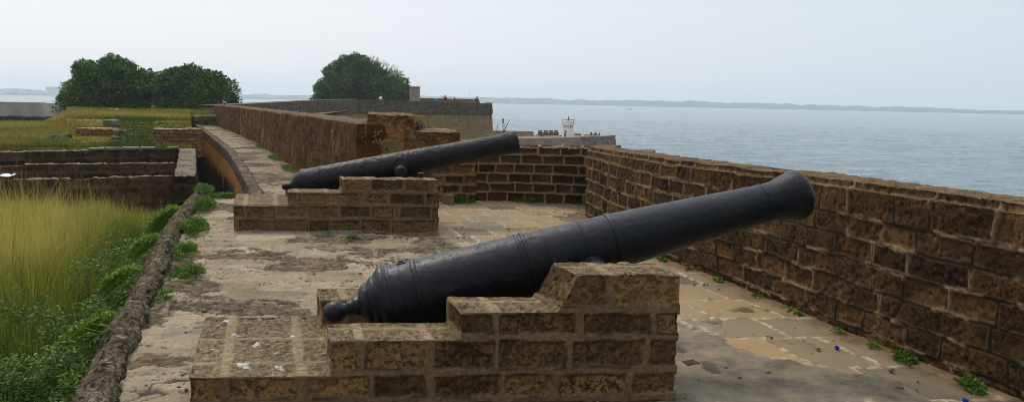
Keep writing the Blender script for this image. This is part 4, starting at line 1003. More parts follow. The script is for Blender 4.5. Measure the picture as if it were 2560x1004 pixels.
# grey sea bastion at far left
def prism(pts_top, pts_bot):
    n = len(pts_top); return list(pts_bot) + list(pts_top), [tuple(range(n - 1, -1, -1)), tuple(range(n, 2 * n))] + [(i, (i + 1) % n, n + (i + 1) % n, n + i) for i in range(n)]
D = 118; a, b = at_y(-90, 258, D), at_y(104, 259, D)
root = empty('sea_bastion', ((a[0] + b[0]) / 2, D, SEA)); tag(root, 'grey sloping sea bastion at the water beyond the left meadow', 'bastion')
ox, oy = root.location.x, D
tp = [(a[0] - ox, 0, a[2] - SEA), (b[0] - ox, 0, b[2] - SEA), (b[0] - ox - 1, 14, b[2] - SEA), (a[0] - ox, 16, a[2] - SEA)]
bt = [(a[0] - ox - 3, -2.6, -.5), (b[0] - ox + 2.6, -2.6, -.5), (b[0] - ox + 2, 16, -.5), (a[0] - ox - 3, 18, -.5)]
link('wall', polys('wall', *prism(tp, bt)), MAT['greystone'], (0, 0, 0), root)
for (x0, x1) in [(-60, 25), (30, 55), (60, 80), (86, 103)]:
    p, q_ = at_y(x0, 258, D), at_y(x1, 258, D)
    V, Fs = box(p[0] - ox, .05, a[2] - SEA - .05, q_[0] - ox, 1.2, a[2] - SEA + .32); link('merlon', polys('merlon', V, Fs), MAT['greystone'], (0, 0, 0), root)

# ================================================================== far bastion
root = empty('bastion', (-12, 100, SEA)); tag(root, 'large tan stone bastion with dark parapet band across the middle distance', 'bastion')
def W3(px, py, Y): return at_y(px, py, Y)
bp = [W3(552, 263, 41), W3(680, 257, 56), W3(790, 251, 74), W3(893, 248, 92), W3(1060, 254, 103), W3(1228, 259, 112)]
bp.append(np.array([bp[-1][0] - 1, 150, bp[-1][2]]))
bpx = np.array([p[:2] for p in bp]); zt = np.array([p[2] for p in bp])
# outward (sea side) batter
Tn = np.gradient(bpx, axis=0); Tn /= np.hypot(*Tn.T)[:, None]; No = np.stack([Tn[:, 1], -Tn[:, 0]], -1)
o3 = np.array([-12, 100, SEA])
def ringpts(off, z): return [np.array([bpx[i, 0] + No[i, 0] * off, bpx[i, 1] + No[i, 1] * off, z[i] if hasattr(z, '__len__') else z]) - o3 for i in range(len(bp))]
band_h = np.array([1.2, 1.35, 1.5, 1.55, 1.5, 1.5, 1.5])
def skin(A, B):                            # sheet solid between two profiles
    n = len(A); V = [tuple(v) for v in A] + [tuple(v) for v in B]; return V, [(i, i + 1, n + i + 1, n + i) for i in range(n - 1)]
A0, A1 = ringpts(0, zt - band_h), ringpts(1.1, SEA - .5); B0, B1 = ringpts(-1.6, zt - band_h), ringpts(-1.6, SEA - .5)
n_ = len(bp)
V = [tuple(v) for v in A1 + A0 + B0 + B1]; Fs = []
for r_ in range(3): Fs += [(r_ * n_ + i, r_ * n_ + i + 1, (r_ + 1) * n_ + i + 1, (r_ + 1) * n_ + i) for i in range(n_ - 1)]
Fs += [(0, n_, 2 * n_, 3 * n_), (n_ - 1, 4 * n_ - 1, 3 * n_ - 1, 2 * n_ - 1)]
link('wall', polys('wall', V, Fs), MAT['bastion'], (0, 0, 0), root)
C0, C1 = ringpts(.12, zt - band_h), ringpts(.08, zt); E1, E0 = ringpts(-1.2, zt), ringpts(-1.2, zt - band_h)
V = [tuple(v) for v in C0 + C1 + E1 + E0]; Fs = []
for r_ in range(4): Fs += [(r_ * n_ + i, r_ * n_ + i + 1, ((r_ + 1) % 4) * n_ + i + 1, ((r_ + 1) % 4) * n_ + i) for i in range(n_ - 1)]
Fs += [(0, n_, 2 * n_, 3 * n_), (n_ - 1, 4 * n_ - 1, 3 * n_ - 1, 2 * n_ - 1)]
link('parapet', polys('parapet', V, Fs), MAT['band'], (0, 0, 0), root)
S0, S1 = ringpts(.12, zt - band_h - .12), ringpts(.24, zt - band_h - .1); S2, S3 = ringpts(.24, zt - band_h + .08), ringpts(.12, zt - band_h + .1)
V = [tuple(v) for v in S0 + S1 + S2 + S3]; Fs = []
for r_ in range(4): Fs += [(r_ * n_ + i, r_ * n_ + i + 1, ((r_ + 1) % 4) * n_ + i + 1, ((r_ + 1) % 4) * n_ + i) for i in range(n_ - 1)]
link('string_course', polys('string_course', V, Fs), MAT['band'], (0, 0, 0), root)
# terreplein inside the bastion
deck = [(p[0], p[1]) for p in bpx] + [(-45, 150), (-45, 75), (-24, 45)]
zt2 = list(zt - 1.2) + [.1, .1, -.2]
V = [(x, y, z) for (x, y), z in zip(deck, zt2)]; c = (-20, 100, .0); V.append(c); nn_ = len(deck)
tag(link('bastion_ground', polys('bastion_ground', V, [(i, (i + 1) % nn_, nn_) for i in range(nn_)]), MAT['rampart']), kind='structure')
# inner parapet behind people and the small turret
a, b = at_y(1045, 246, 128), at_y(1197, 248, 128)
V, Fs = box(-(b[0] - a[0]) / 2, 0, 0, (b[0] - a[0]) / 2, 1.0, b[2] - .0)
tag(link('inner_parapet', polys('inner_parapet', V, Fs), MAT['fort'], ((a[0] + b[0]) / 2, 128, .0)), 'brown inner parapet behind the people on the bastion', 'wall')
a, b = at_y(1024, 216, 122), at_y(1050, 216, 122); r_ = (b[0] - a[0]) / 2
V, Q = lathe(dens([(0, .0001), (0, r_ * 1.02), (a[2] - .25, r_), (a[2] - .25, r_ * 1.06), (a[2], r_ * 1.05), (a[2], r_ * .8), (a[2] - .3, r_ * .78), (a[2] - .3, .0001)], .2), 28); V = V[:, [1, 2, 0]]
tag(link('turret', quads('turret', V, Q[:, ::-1], False), MAT['greystone'], ((a[0] + b[0]) / 2, 122, 0)), 'small round stone turret beside the domed tree', 'turret')

# ================================================================== people (far away)
def person(loc, rz, joints, label, shirt, trousers, s=1.0):
    """joints: name -> (pos, radius); one skinned body with hair and clothing over it"""
    order = ['pelvis', 'waist', 'chest', 'neck', 'head', 'crown', 'sl', 'el', 'hl', 'sr', 'er', 'hr', 'kl', 'al', 'fl', 'kr', 'ar', 'fr']
    par = dict(waist='pelvis', chest='waist', neck='chest', head='neck', crown='head', sl='chest', el='sl', hl='el', sr='chest', er='sr', hr='er', kl='pelvis', al='kl', fl='al', kr='pelvis', ar='kr', fr='ar')
    def grow(names, name, mat, k=1.0, parent=None):
        me = bpy.data.meshes.new(name); ix = {n_: i for i, n_ in enumerate(names)}
        me.from_pydata([tuple(v * s for v in joints[n_][0]) for n_ in names], [(ix[n_], ix[par[n_]]) for n_ in names if n_ in par and par[n_] in ix], []); me.update()
        o = bpy.data.objects.new(name, me); COL.objects.link(o); me.materials.append(mat)
        o.modifiers.new('k', 'SKIN')
        for n_, i in ix.items():
            r = joints[n_][1] * k * s; me.skin_vertices[0].data[i].radius = (r, r)
        me.skin_vertices[0].data[0].use_root = True
        o.modifiers.new('u', 'SUBSURF').levels = 1
        dg = bpy.context.evaluated_depsgraph_get(); dg.update(); m2 = bpy.data.meshes.new_from_object(o.evaluated_get(dg))
        m2.polygons.foreach_set('use_smooth', np.ones(len(m2.polygons), bool))
        o.modifiers.clear(); o.data = m2; o.parent = parent; bpy.data.meshes.remove(me); return o
    root = empty('person', loc, rz); tag(root, label, 'person')
    grow(order, 'body', MAT['skin'], 1, root)
    grow(['pelvis', 'waist', 'chest', 'sl', 'el', 'sr', 'er'], 'shirt', shirt, 1.18, root)
    grow(['pelvis', 'kl', 'al', 'kr', 'ar'], 'trousers', trousers, 1.15, root)
    h = np.array(joints['head'][0]) * s; link('hair', blob([ell((h[0], h[1] + .015 * s, h[2] + .06 * s), (.10 * s, .11 * s, .10 * s))], .02 * s), MAT['hair'], (0, 0, 0), root)
    return root
STAND = dict(pelvis=((0, 0, .92), .14), waist=((0, 0, 1.08), .13), chest=((0, 0, 1.32), .15), neck=((0, 0, 1.48), .06), head=((0, -.01, 1.60), .085), crown=((0, 0, 1.70), .07),
             sl=((-.19, 0, 1.40), .06), el=((-.25, .0, 1.13), .045), hl=((-.24, -.06, .88), .035), sr=((.19, 0, 1.40), .06), er=((.25, 0, 1.13), .045), hr=((.24, -.06, .88), .035),
             kl=((-.11, 0, .50), .075), al=((-.11, .02, .09), .05), fl=((-.12, -.12, .04), .04), kr=((.11, 0, .50), .075), ar=((.11, .02, .09), .05), fr=((.12, -.12, .04), .04))
ARM = dict(STAND); ARM.update(sl=((-.19, 0, 1.42), .06), el=((-.44, -.05, 1.52), .045), hl=((-.66, -.1, 1.66), .04))
SIT = dict(STAND); SIT.update(pelvis=((0, 0, .12), .15), waist=((0, .02, .30), .13), chest=((.02, -.02, .54), .15), neck=((.03, -.06, .70), .06), head=((.04, -.09, .82), .09), crown=((.04, -.09, .92), .07),
             sl=((-.18, 0, .62), .06), el=((-.22, -.15, .40), .045), hl=((-.10, -.35, .38), .035), sr=((.20, 0, .62), .06), er=((.25, -.15, .40), .045), hr=((.14, -.36, .38), .035),
             kl=((-.12, -.40, .38), .075), al=((-.12, -.55, .02), .05), fl=((-.12, -.68, .02), .04), kr=((.14, -.40, .36), .075), ar=((.16, -.62, .02), .05), fr=((.16, -.75, .02), .04))
p = at_y(1113, 239, 117); person((p[0], 117, p[2] - 1.72), .2, ARM, 'person in maroon shirt with one arm stretched out on the bastion', MAT['red'], MAT['offwhite'])
p = at_y(1137, 243, 121); person((p[0], 121, p[2] - 1.70), 0, STAND, 'person in maroon of whom only head and shoulders show above the bastion parapet', MAT['red'], MAT['navy'])
p = at_y(1191, 257, 110.6); person((p[0], 111.2, p[2] + .0), .5, SIT, 'person in dark clothes sitting at the right end of the bastion parapet', MAT['navy'], MAT['navy'], 1.0)
p = at_y(1090, 252, 116); o = link('blue_bundle', blob([ell((0, 0, .35), (.38, .3, .38)), ell((.25, 0, .2), (.3, .25, .2))], .06, .12, 3, 3), MAT['blue'], (p[0], 116, p[2] - .35)); tag(o, 'blue cloth bundle on the bastion left of the arm-raising person', 'bundle')
p = at_y(950, 250, 95.5); o = link('white_bundle', blob([ell((0, 0, .14), (.24, .2, .17)), ell((.05, 0, .32), (.12, .1, .13))], .04, .06, 4, 4), MAT['white'], (p[0], 95.9, p[2] + .02)); tag(o, 'small white bundle resting on the parapet below the domed tree', 'bundle')

# ================================================================== sea fort with light tower
D = 220.0
def Q3(px, py, d=D): return at_y(px, py, d)
root = empty('sea_fort', (26, 230, SEA)); tag(root, 'low brown sea fort on the water carrying the white light tower', 'fort'); o3 = np.array([26, 230, SEA])
p1, p2, p3, p4 = Q3(1225, 347, 226), Q3(1330, 346, 222), Q3(1456, 343, 214), Q3(1537, 339, 226)
p5 = np.array([p4[0] - 2, 238, p4[2] - 1.0]); p6 = np.array([p1[0] - 4, 240, p4[2] - 1.0])
def bat(p, dx, dy): return (p[0] + dx - o3[0], p[1] + dy - o3[1], -.5)
def rel(p, dz=0): return tuple(np.array([p[0], p[1], p[2] + dz]) - o3)
V = [rel(p1), rel(p2), rel(p3), bat(p3, .3, -1), bat(p2, 0, -1), bat(p1, 0, -1)]
core = prism([rel(p1), rel(p2), rel(p3), rel(p4, -.1), rel(p5), rel(p6)], [bat(p1, -1, -1), bat(p2, 0, -1), bat(p3, .3, -1.1), bat(p4, 1.2, -.6), bat(p5, 1.2, 1), bat(p6, -1, 1)])
link('wall', polys('wall', *core), MAT['fort'], (0, 0, 0), root)
# rough dark seaward face
e3, e4 = np.array(rel(p3, .05)), np.array(rel(p4, .02)); f3, f4 = np.array(bat(p3, .3, -1.1)), np.array(bat(p4, 1.2, -.6))
nv = np.array([(e4 - e3)[1], -(e4 - e3)[0], 0]); nv /= np.linalg.norm(nv); nv *= .25
me = remesh([([tuple(e3 + nv), tuple(e4 + nv), tuple(e4 - nv * 6), tuple(e3 - nv * 2), tuple(f3 + nv), tuple(f4 + nv), tuple(f4 - nv * 6), tuple(f3 - nv * 2)], [(0, 1, 2, 3), (7, 6, 5, 4), (0, 4, 5, 1), (1, 5, 6, 2), (2, 6, 7, 3), (3, 7, 4, 0)])], .22)
P = getco(me); N = getno(me); setco(me, P + N * ((fbm(P * np.array([1, 1, 2.5]), .5, 3, 4) - .5) * .5)[:, None]); link('rubble_face', me, MAT['fortdark'], (0, 0, 0), root)
def fbox(px0, px1, pt, pb, d, th, name, mat='fort'):
    a, b, c = Q3(px0, pt, d), Q3(px1, pt, d), Q3(px0, pb, d)
    V, Fs = box(a[0] - o3[0], d - o3[1], c[2] - SEA - 1.5, b[0] - o3[0], d + th - o3[1], a[2] - SEA); return link(name, polys(name, V, Fs), MAT[mat], (0, 0, 0), root)
fbox(1200, 1334, 326, 346, 231, 2.0, 'parapet'); fbox(1346, 1397, 331, 346, 231, 1.6, 'parapet')
for a, b in [(1346, 1356), (1359.5, 1370), (1372.5, 1383), (1386, 1395)]: fbox(a, b, 325.5, 331, 231, 1.6, 'merlon')
fbox(1437, 1453, 334, 344, 230, 2, 'parapet'); fbox(1462, 1500, 336.5, 344, 234, 2.2, 'parapet'); fbox(1476, 1480, 331, 337, 234, 1.2, 'merlon'); fbox(1486, 1493, 331.5, 337, 234, 1.2, 'merlon')
fbox(1399, 1405, 338.5, 345, 228, 1, 'stub', 'dark')
# deck gun
g = Q3(1348, 338.5, 228); ct = empty('deck_cannon', (g[0] + .2, 228, g[2])); ct.rotation_euler = (0, R(11), 0); tag(ct, 'tiny dark cannon on the sea fort deck before the crenels', 'cannon')
V, Q = lathe(dens([(-1.1, .0001), (-1.1, .14), (0, .17), (.95, .26), (1.0, .27), (1.02, .1), (1.15, .12), (1.2, .0001)], .1), 20); link('barrel', quads('barrel', V, Q), MAT['dark'], (0, 0, 0), ct)
V, Fs = merge([box(.35, -.3, -1.5, .75, .3, -.18), box(-.1, -.3, -1.5, .3, .3, -.3)]); link('carriage', polys('carriage', V, Fs), MAT['fort'], (0, 0, 0), ct)
# white light tower, a corner turned to the viewer
D2 = 222; b0 = Q3(1421, 344, D2); ppm = D2 / F
root = empty('light_tower', (b0[0], D2 + 2.2, b0[2]), R(45)); tag(root, 'small white tapering light tower with railed balcony standing on the sea fort', 'light tower')
def sq(h, z): return [(-h, -h, z), (h, -h, z), (h, h, z), (-h, h, z)]
k = ppm / math.sqrt(2)
hb, ht = 15.7 * k, 11.8 * k
zt_ = 29 * ppm
link('tower_body', polys('tower_body', *loft([sq(hb, -1.3), sq(hb, 0), sq(ht, zt_)])), MAT['white'], (0, 0, 0), root)
link('balcony', polys('balcony', *loft([sq(14.0 * k, zt_ - .02), sq(15.2 * k, zt_ + .15), sq(15.2 * k, zt_ + .55)])), MAT['white'], (0, 0, 0), root)
zr = zt_ + .55
for s in range(4):
    c, sn = math.cos(s * math.pi / 2), math.sin(s * math.pi / 2)
    for j in range(4):                      # brackets under the balcony
        x = (-.75 + .5 * j) * 14 * k; y0 = -12.4 * k
        V, Fs = loft([[(x - .09, y0, zt_ - .75), (x + .09, y0, zt_ - .75), (x + .09, y0 + .2, zt_ - .75), (x - .09, y0 + .2, zt_ - .75)], [(x - .09, y0 - 2.2 * k, zt_), (x + .09, y0 - 2.2 * k, zt_), (x + .09, y0 + .2, zt_), (x - .09, y0 + .2, zt_)]])
        V = [(a * c - b * sn, a * sn + b * c, z) for a, b, z in V]; link('bracket', polys('bracket', V, Fs), MAT['wood'] if j % 2 else MAT['white'], (0, 0, 0), root)
    for j in range(6):                      # balusters
        x = (-1 + 2 * j / 5.0) * 14.6 * k; w = .16 if j == 0 else .06; y0 = -14.6 * k
        V, Fs = box(x - w, y0 - w, zr, x + w, y0 + w, zr + .62); V = [(a * c - b * sn, a * sn + b * c, z) for a, b, z in V]; link('baluster', polys('baluster', V, Fs), MAT['white'], (0, 0, 0), root)
link('handrail', polys('handrail', *merge([loft([sq(15.0 * k, zr + .60), sq(15.0 * k, zr + .74)], False), loft([sq(14.0 * k, zr + .74), sq(14.0 * k, zr + .60)], False), (sq(15.0 * k, zr + .74) + sq(14.0 * k, zr + .74), [(i, (i + 1) % 4, 4 + (i + 1) % 4, 4 + i) for i in range(4)])])), MAT['white'], (0, 0, 0), root)
for sx, sy in ((-1, -1), (1, -1), (1, 1), (-1, 1)):
    V, Fs = box(sx * 13.6 * k - .05, sy * 13.6 * k - .05, zr + .7, sx * 13.6 * k + .05, sy * 13.6 * k + .05, zr + 1.25); link('roof_post', polys('roof_post', V, Fs), MAT['dark'], (0, 0, 0), root)
link('roof_frame', polys('roof_frame', *loft([sq(15.8 * k, zr + 1.22), sq(15.8 * k, zr + 1.34)])), MAT['dark'], (0, 0, 0), root)
V, Q = lathe(dens([(0, .0001), (0, .26), (.12, .28), (.16, .16), (.5, .2), (.55, .22), (.8, .06), (.95, .0001)], .06), 20); V = V[:, [1, 2, 0]] + np.array([0, 0, zr + 1.34]); link('lamp', quads('lamp', V, Q[:, ::-1]), MAT['dark'], (0, 0, 0), root)
# door on the face turned to the left
sl_ = (hb - ht) / zt_
def face_pt(x, z, o): return (-hb + sl_ * z - o, x, z)
V = [face_pt(.42 - a, z, o) for o in (.03, -.2) for a, z in ((0, .12), (.84, .12), (.8, 2.05), (.06, 2.05))]
V = [face_pt(-.02 + (x - .42 + .42), z, o) for o in (.03, -.2) for x, z in ((-.42, .12), (.42, .12), (.38, 2.05), (-.38, 2.05))]
link('door', polys('door', V, [(0, 1, 2, 3), (7, 6, 5, 4), (0, 4, 5, 1), (1, 5, 6, 2), (2, 6, 7, 3), (3, 7, 4, 0)]), MAT['wood'], (0, 0, 0), root)
p = Q3(1479, 330.5, 231); person((p[0], 231, p[2] - 1.68), .3, ARM, 'dark clothed person with raised arm between the blocks on the sea fort', MAT['navy'], MAT['navy'])
p = Q3(1499, 331.5, 229); person((p[0], 229, p[2] - 1.68), -.2, STAND, 'dark clothed person standing at the end block of the sea fort', MAT['navy'], MAT['navy'])

# ================================================================== trees
def tree(name, base, mains, nsub, rsub, nleaf, lsize, seed, label, trunk_h, bare=None, group=None):
    r = np.random.default_rng(seed); base = np.array(base, float)
    mains = [(np.array(c, float), np.array(rr, float)) for c, rr in mains]
    vol = np.array([np.prod(rr) ** (2 / 3) for _, rr in mains]); sub = []
    while len(sub) < nsub:
        c, rr = mains[r.choice(len(mains), p=vol / vol.sum())]
        d = r.normal(0, 1, 3); d /= np.linalg.norm(d)
        if d[2] < -.45: continue
        p = c + d * rr * r.uniform(.80, 1.03)
        if any((((p - c2) / (r2 * .72)) ** 2).sum() < 1 for c2, r2 in mains if c2 is not c): continue
        sub.append((p, r.uniform(*rsub), d))
    C, D, S_, K = [], [], [], []
    per = nleaf // nsub
    for p, rr, dm in sub:
        d = r.normal(0, 1, (per, 3)); d /= np.linalg.norm(d, axis=1)[:, None]
        rad = rr * r.uniform(.35, 1.05, per) ** .6
        q_ = p + d * rad[:, None] * np.array([1, 1, .75])
        C.append(q_); D.append(d * .7 + dm * .4 + r.normal(0, .45, (per, 3)) + np.array([0, 0, .1])); S_.append(r.uniform(.6, 1.3, per) * lsize)
        K.append(np.clip(.42 + r.normal(0, .15) + r.normal(0, .22, per), 0, 1))
    C, D, S_, K = map(np.concatenate, (C, D, S_, K))
    # inner foliage
    ni = nleaf // 5
    w = r.choice(len(mains), ni, p=vol / vol.sum()); d = r.normal(0, 1, (ni, 3)); d /= np.linalg.norm(d, axis=1)[:, None]
    Ci = np.array([mains[i][0] for i in w]) + d * np.array([mains[i][1] for i in w]) * r.uniform(.55, .85, ni)[:, None]
    C = np.concatenate([C, Ci]); D = np.concatenate([D, d + r.normal(0, .5, (ni, 3))]); S_ = np.concatenate([S_, np.full(ni, lsize * 1.5)]); K = np.concatenate([K, np.clip(r.normal(.35, .12, ni), 0, 1)])
    V, Q = leaves(C, D, S_, .62, .3, seed)
    root = empty(name, base); tag(root, label, 'tree', group)
    link('crown', quads('crown', V, Q, False, dict(rnd=rep4(K))), MAT['tree'], (0, 0, 0), root)
    tb = []; top = np.array(mains[0][0]); t0 = [(0, 0, -.6), (.1, 0, trunk_h * .5), tuple(top * np.array([.25, .25, 0]) + np.array([0, 0, trunk_h]))]
    wd = lsize * 1.6
    tb.append(tube(t0, [wd * 1.5, wd * 1.1, wd], 10))
    for i in range(10):
        p = sub[r.integers(len(sub))][0]; a = np.array(t0[2]); mdl = (a + p) / 2 + r.normal(0, .3, 3)
        tb.append(tube([tuple(a), tuple(mdl), tuple(p)], [wd * .6, wd * .4, wd * .12], 7))
    V, Fs = merge(tb); link('trunk', polys('trunk', V, Fs, True), MAT['bark'], (0, 0, 0), root)
    if bare:
        tb = []
        for a, b, n_ in bare:
            a, b = np.array(a), np.array(b)
            for i in range(n_):
                s = a + (b - a) * r.uniform(0, 1); e = s + np.array([r.uniform(-.1, 1.5), r.normal(0, .4), r.uniform(.3, 1.9)])
                md = (s + e) / 2 + r.normal(0, .15, 3); tb.append(tube([tuple(s), tuple(md), tuple(e)], [.05, .035, .014], 4))
                for j in range(2):
                    f_ = md + (e - md) * r.uniform(0, .8); g_ = f_ + r.normal(0, .3, 3) + np.array([.15, 0, .2]); tb.append(tube([tuple(f_), tuple(g_)], [.026, .01], 3))
        V, Fs = merge(tb); link('bare_twigs', polys('bare_twigs', V, Fs), MAT['twig'], (0, 0, 0), root)
    return root
Dt = 68.0; pm = Dt / F
def T3(px, py, d=Dt): return at_y(px, py, d)
def mains_from(base, lst, d):
    out = []
    for px, py, rx, rz, dy in lst:
        c = T3(px, py, d) - base; out.append(((c[0], dy, c[2]), (rx * d / F, rx * d / F * .85, rz * d / F)))
    return out
b = T3(270, 288); b[2] -= .8; Dt_ = Dt
tree('tree', b, mains_from(b, [(272, 205, 74, 52, 0), (215, 245, 50, 42, .5), (318, 215, 48, 45, .4), (330, 252, 42, 32, .8), (250, 258, 60, 34, -1.2), (190, 262, 28, 24, 0)], Dt), 130, (.42, 1.0), 30000, .25, 1,
     'tall spreading dark green tree, leftmost on the meadow crest', 2.0)
b = T3(480, 288); b[2] -= .8
tree('tree', b, mains_from(b, [(470, 215, 66, 42, 0), (525, 225, 50, 42, .3), (410, 225, 38, 38, .6), (560, 250, 30, 28, .2), (470, 255, 70, 30, -.8), (400, 250, 28, 30, 1.2), (525, 258, 56, 26, -.5)], Dt), 130, (.42, 1.0), 30000, .25, 2,
     'broad dark green tree standing right behind the curtain wall end', 1.8)
Dt2 = 126.0; b = T3(915, 252, Dt2); b[2] -= 2.2
tree('tree', b, mains_from(b, [(886, 214, 78, 64, 0), (860, 235, 62, 54, 0), (960, 232, 66, 48, 0), (985, 245, 48, 32, 0), (882, 178, 46, 34, .5), (838, 248, 42, 36, 0)], Dt2), 170, (.8, 1.4), 34000, .38, 3,
     'domed dark green tree rising above the bastion parapet', 3.0,
     bare=[(tuple(T3(915, 160, Dt2) - b), tuple(T3(1000, 208, Dt2) - b), 110)])

# ================================================================== far coast, houses, boat
def coast(name, pts, seed, hfun):
    # low wooded land with an uneven tree line, 250 m deep
    A = np.array(pts, float); T_ = np.linspace(0, 1, 520); s = np.linspace(0, 1, len(A)); x = np.interp(T_, s, A[:, 0]); y = np.interp(T_, s, A[:, 1])
    Pn = np.stack([x, y, 0 * x], -1); h = hfun(T_) * (.55 + .35 * fbm(Pn, .004, 3, seed) + .5 * fbm(Pn, .025, 3, seed + 2))
    out = np.stack([x, y], -1); d = out / np.hypot(*out.T)[:, None]
    rows = [(0, SEA - 1, 0), (0, SEA + .6, 0), (25, SEA + 1.5, .25), (60, SEA + 2, .75), (110, SEA + 2, 1.0), (260, SEA + 2, .8), (300, SEA - 1, 0)]
    V = np.concatenate([np.stack([x + d[:, 0] * o_, y + d[:, 1] * o_, z + h * k * (1 + .25 * (fbm(Pn + o_, .03, 2, seed + 5) - .5))], -1) for o_, z, k in rows])
    return tag(link(name, quads(name, V, grid_quads(len(rows), len(x)), False), MAT['coast']), kind='structure')
def far(px, d, z=SEA):
    v = _ray(px, 250); v = v[:2] / np.hypot(*v[:2]); return (v[0] * d, v[1] * d)
coast('coast', [far(x, 2850) for x in (-200, 100, 400, 700, 1000)], 5, lambda t: 11 + 6 * np.sin(t * 9) ** 2)
coast('coast', [far(x, 2800) for x in (1000, 1400, 1800, 2200, 2760)], 9, lambda t: np.interp(t, [0, .15, .3, .5, .7, .85, 1], [22, 19, 20, 18, 15, 11, 8]))
def house(px, d, w, h, roof, label, wall='white', z=2.0, group='pale houses on the far shore'):
    x, y = far(px, d); V, Fs = box(-w / 2, -5, 0, w / 2, 5, h)
    V2 = [(-w / 2 - .6, -5.8, h), (w / 2 + .6, -5.8, h), (w / 2 + .6, 5.8, h), (-w / 2 - .6, 5.8, h), (-w / 2 + 1, 0, h + roof), (w / 2 - 1, 0, h + roof)]
    F2 = [(0, 1, 5, 4), (2, 3, 4, 5), (1, 2, 5), (3, 0, 4), (3, 2, 1, 0)]
    root = empty('house', (x, y, SEA + z), math.atan2(-x, y)); tag(root, label, 'house', group)
    link('wall', polys('wall', V, Fs), MAT[wall], (0, 0, 0), root); link('roof', polys('roof', V2, F2), MAT['greyroof'], (0, 0, 0), root)
house(134, 2838, 40, 15, 9, 'large grey roofed hall rising above the far shore beside the first tree', 'offwhite', 4, None)
hs = [(4, 14, 'white house on the far shore at the picture edge'), (20, 26, 'long white house on the far shore above the grey bastion corner'), (40, 22, 'white house on the far shore between the two long ones'), (56, 20, 'white house on the far shore, last before the open gap'), (98, 24, 'white house on the far shore left of the large hall'), (113, 12, 'small white house tucked just left of the large hall'),
      (151, 18, 'white house on the far shore right of the large hall'), (164, 16, 'white house on the far shore touching the tree outline'), (640, 22, 'pale house on the far shore right of the second tree'), (662, 30, 'wide pale house on the far shore over the curtain wall'), (684, 34, 'white tent roofed house on the far shore, brightest of its row'), (720, 18, 'small pale house on the far shore left of the domed tree')]
for i, (px, w, lb) in enumerate(hs): house(px, 2845 + (i % 3) * 6, w, 7 + (i * 7) % 5, 3, lb, 'white' if i % 3 != 2 else 'offwhite', 3 + (i * 5) % 6)
x, y = far(1268, 2795); root = empty('beacon', (x, y, SEA)); tag(root, 'thin pale beacon tower at the far shore right of the bastion', 'beacon')
V, Q = lathe([(0, .001), (0, 3.2), (22, 2.2), (22, 3.2), (23.2, 3.2), (23.2, 1.8), (27, 1.8), (29.5, .001)], 16); link('tower', quads('tower', V[:, [1, 2, 0]], Q[:, ::-1], False), MAT['offwhite'], (0, 0, 0), root)
x, y = far(1174, 2900); root = empty('mast', (x, y, SEA)); tag(root, 'slender radio mast on the far shore above the bastion people', 'mast')
V, Fs = tube([(0, 0, 0), (0, 0, 46)], [1.2, .4], 6); link('pole', polys('pole', V, Fs), MAT['greyroof'], (0, 0, 0), root)
bq_ = on_z(1576, 274, SEA); root = empty('boat', (bq_[0], bq_[1], SEA), .1); tag(root, 'tiny fishing boat far out on the open sea', 'boat')
secs = [[(-5, -.3, 1.6), (-5, .3, 1.6), (-5, .2, .9), (-5, -.2, .9)], [(-2, -1.2, 1.1), (-2, 1.2, 1.1), (-2, .8, -.3), (-2, -.8, -.3)], [(3, -1.2, 1.1), (3, 1.2, 1.1), (3, .8, -.3), (3, -.8, -.3)], [(5, -.9, 1.3), (5, .9, 1.3), (5, .5, 0), (5, -.5, 0)]]
link('hull', polys('hull', *loft(secs)), MAT['navy'], (0, 0, 0), root); link('cabin', polys('cabin', *box(1, -.7, 1.1, 3.2, .7, 2.6)), MAT['offwhite'], (0, 0, 0), root)
V, Fs = tube([(0, 0, 1), (0, 0, 5)], [.08, .05]); link('mast', polys('mast', V, Fs), MAT['wood'], (0, 0, 0), root)

# ================================================================== haze
HAZE = 0.00036
V, Fs = box(-3200, -300, SEA - 1.8, 3400, 3500, 42)
mm = bpy.data.materials.new('sea_haze'); mm.use_nodes = True; nt = mm.node_tree; nt.nodes.clear()
vo = nt.nodes.new('ShaderNodeVolumePrincipled'); vo.inputs['Color'].default_value = (.80, .91, 1.0, 1); vo.inputs['Density'].default_value = HAZE; vo.inputs['Anisotropy'].default_value = .2
oo = nt.nodes.new('ShaderNodeOutputMaterial'); nt.links.new(vo.outputs[0], oo.inputs['Volume'])
tag(link('haze', polys('haze', V, Fs), mm), kind='stuff')

# ================================================================== light
SUN_EL, SUN_AZ = R(52), R(-35)        # azimuth measured from +Y towards +X
w = bpy.data.worlds.new('World'); S.world = w; w.use_nodes = True; nt = w.node_tree; nt.nodes.clear()
sky = nt.nodes.new('ShaderNodeTexSky'); sky.sky_type = 'NISHITA'; sky.sun_disc = False; sky.sun_elevation = SUN_EL; sky.sun_rotation = SUN_AZ; sky.dust_density = 4; sky.air_density = 1.2
bg1 = nt.nodes.new('ShaderNodeBackground'); bg1.inputs[1].default_value = .10; nt.links.new(sky.outputs[0], bg1.inputs[0])
tc = nt.nodes.new('ShaderNodeTexCoord'); sep = nt.nodes.new('ShaderNodeSeparateXYZ'); nt.links.new(tc.outputs['Generated'], sep.inputs[0])
rp = nt.nodes.new('ShaderNodeValToRGB'); mrn = nt.nodes.new('ShaderNodeMapRange'); mrn.inputs[1].default_value = -.6; mrn.inputs[2].default_value = .6
nt.links.new(sep.outputs[0], mrn.inputs[0]); nt.links.new(mrn.outputs[0], rp.inputs[0])
rp.color_ramp.elements[0].color = (.86, .88, .925, 1); rp.color_ramp.elements[1].color = (.645, .72, .79, 1)
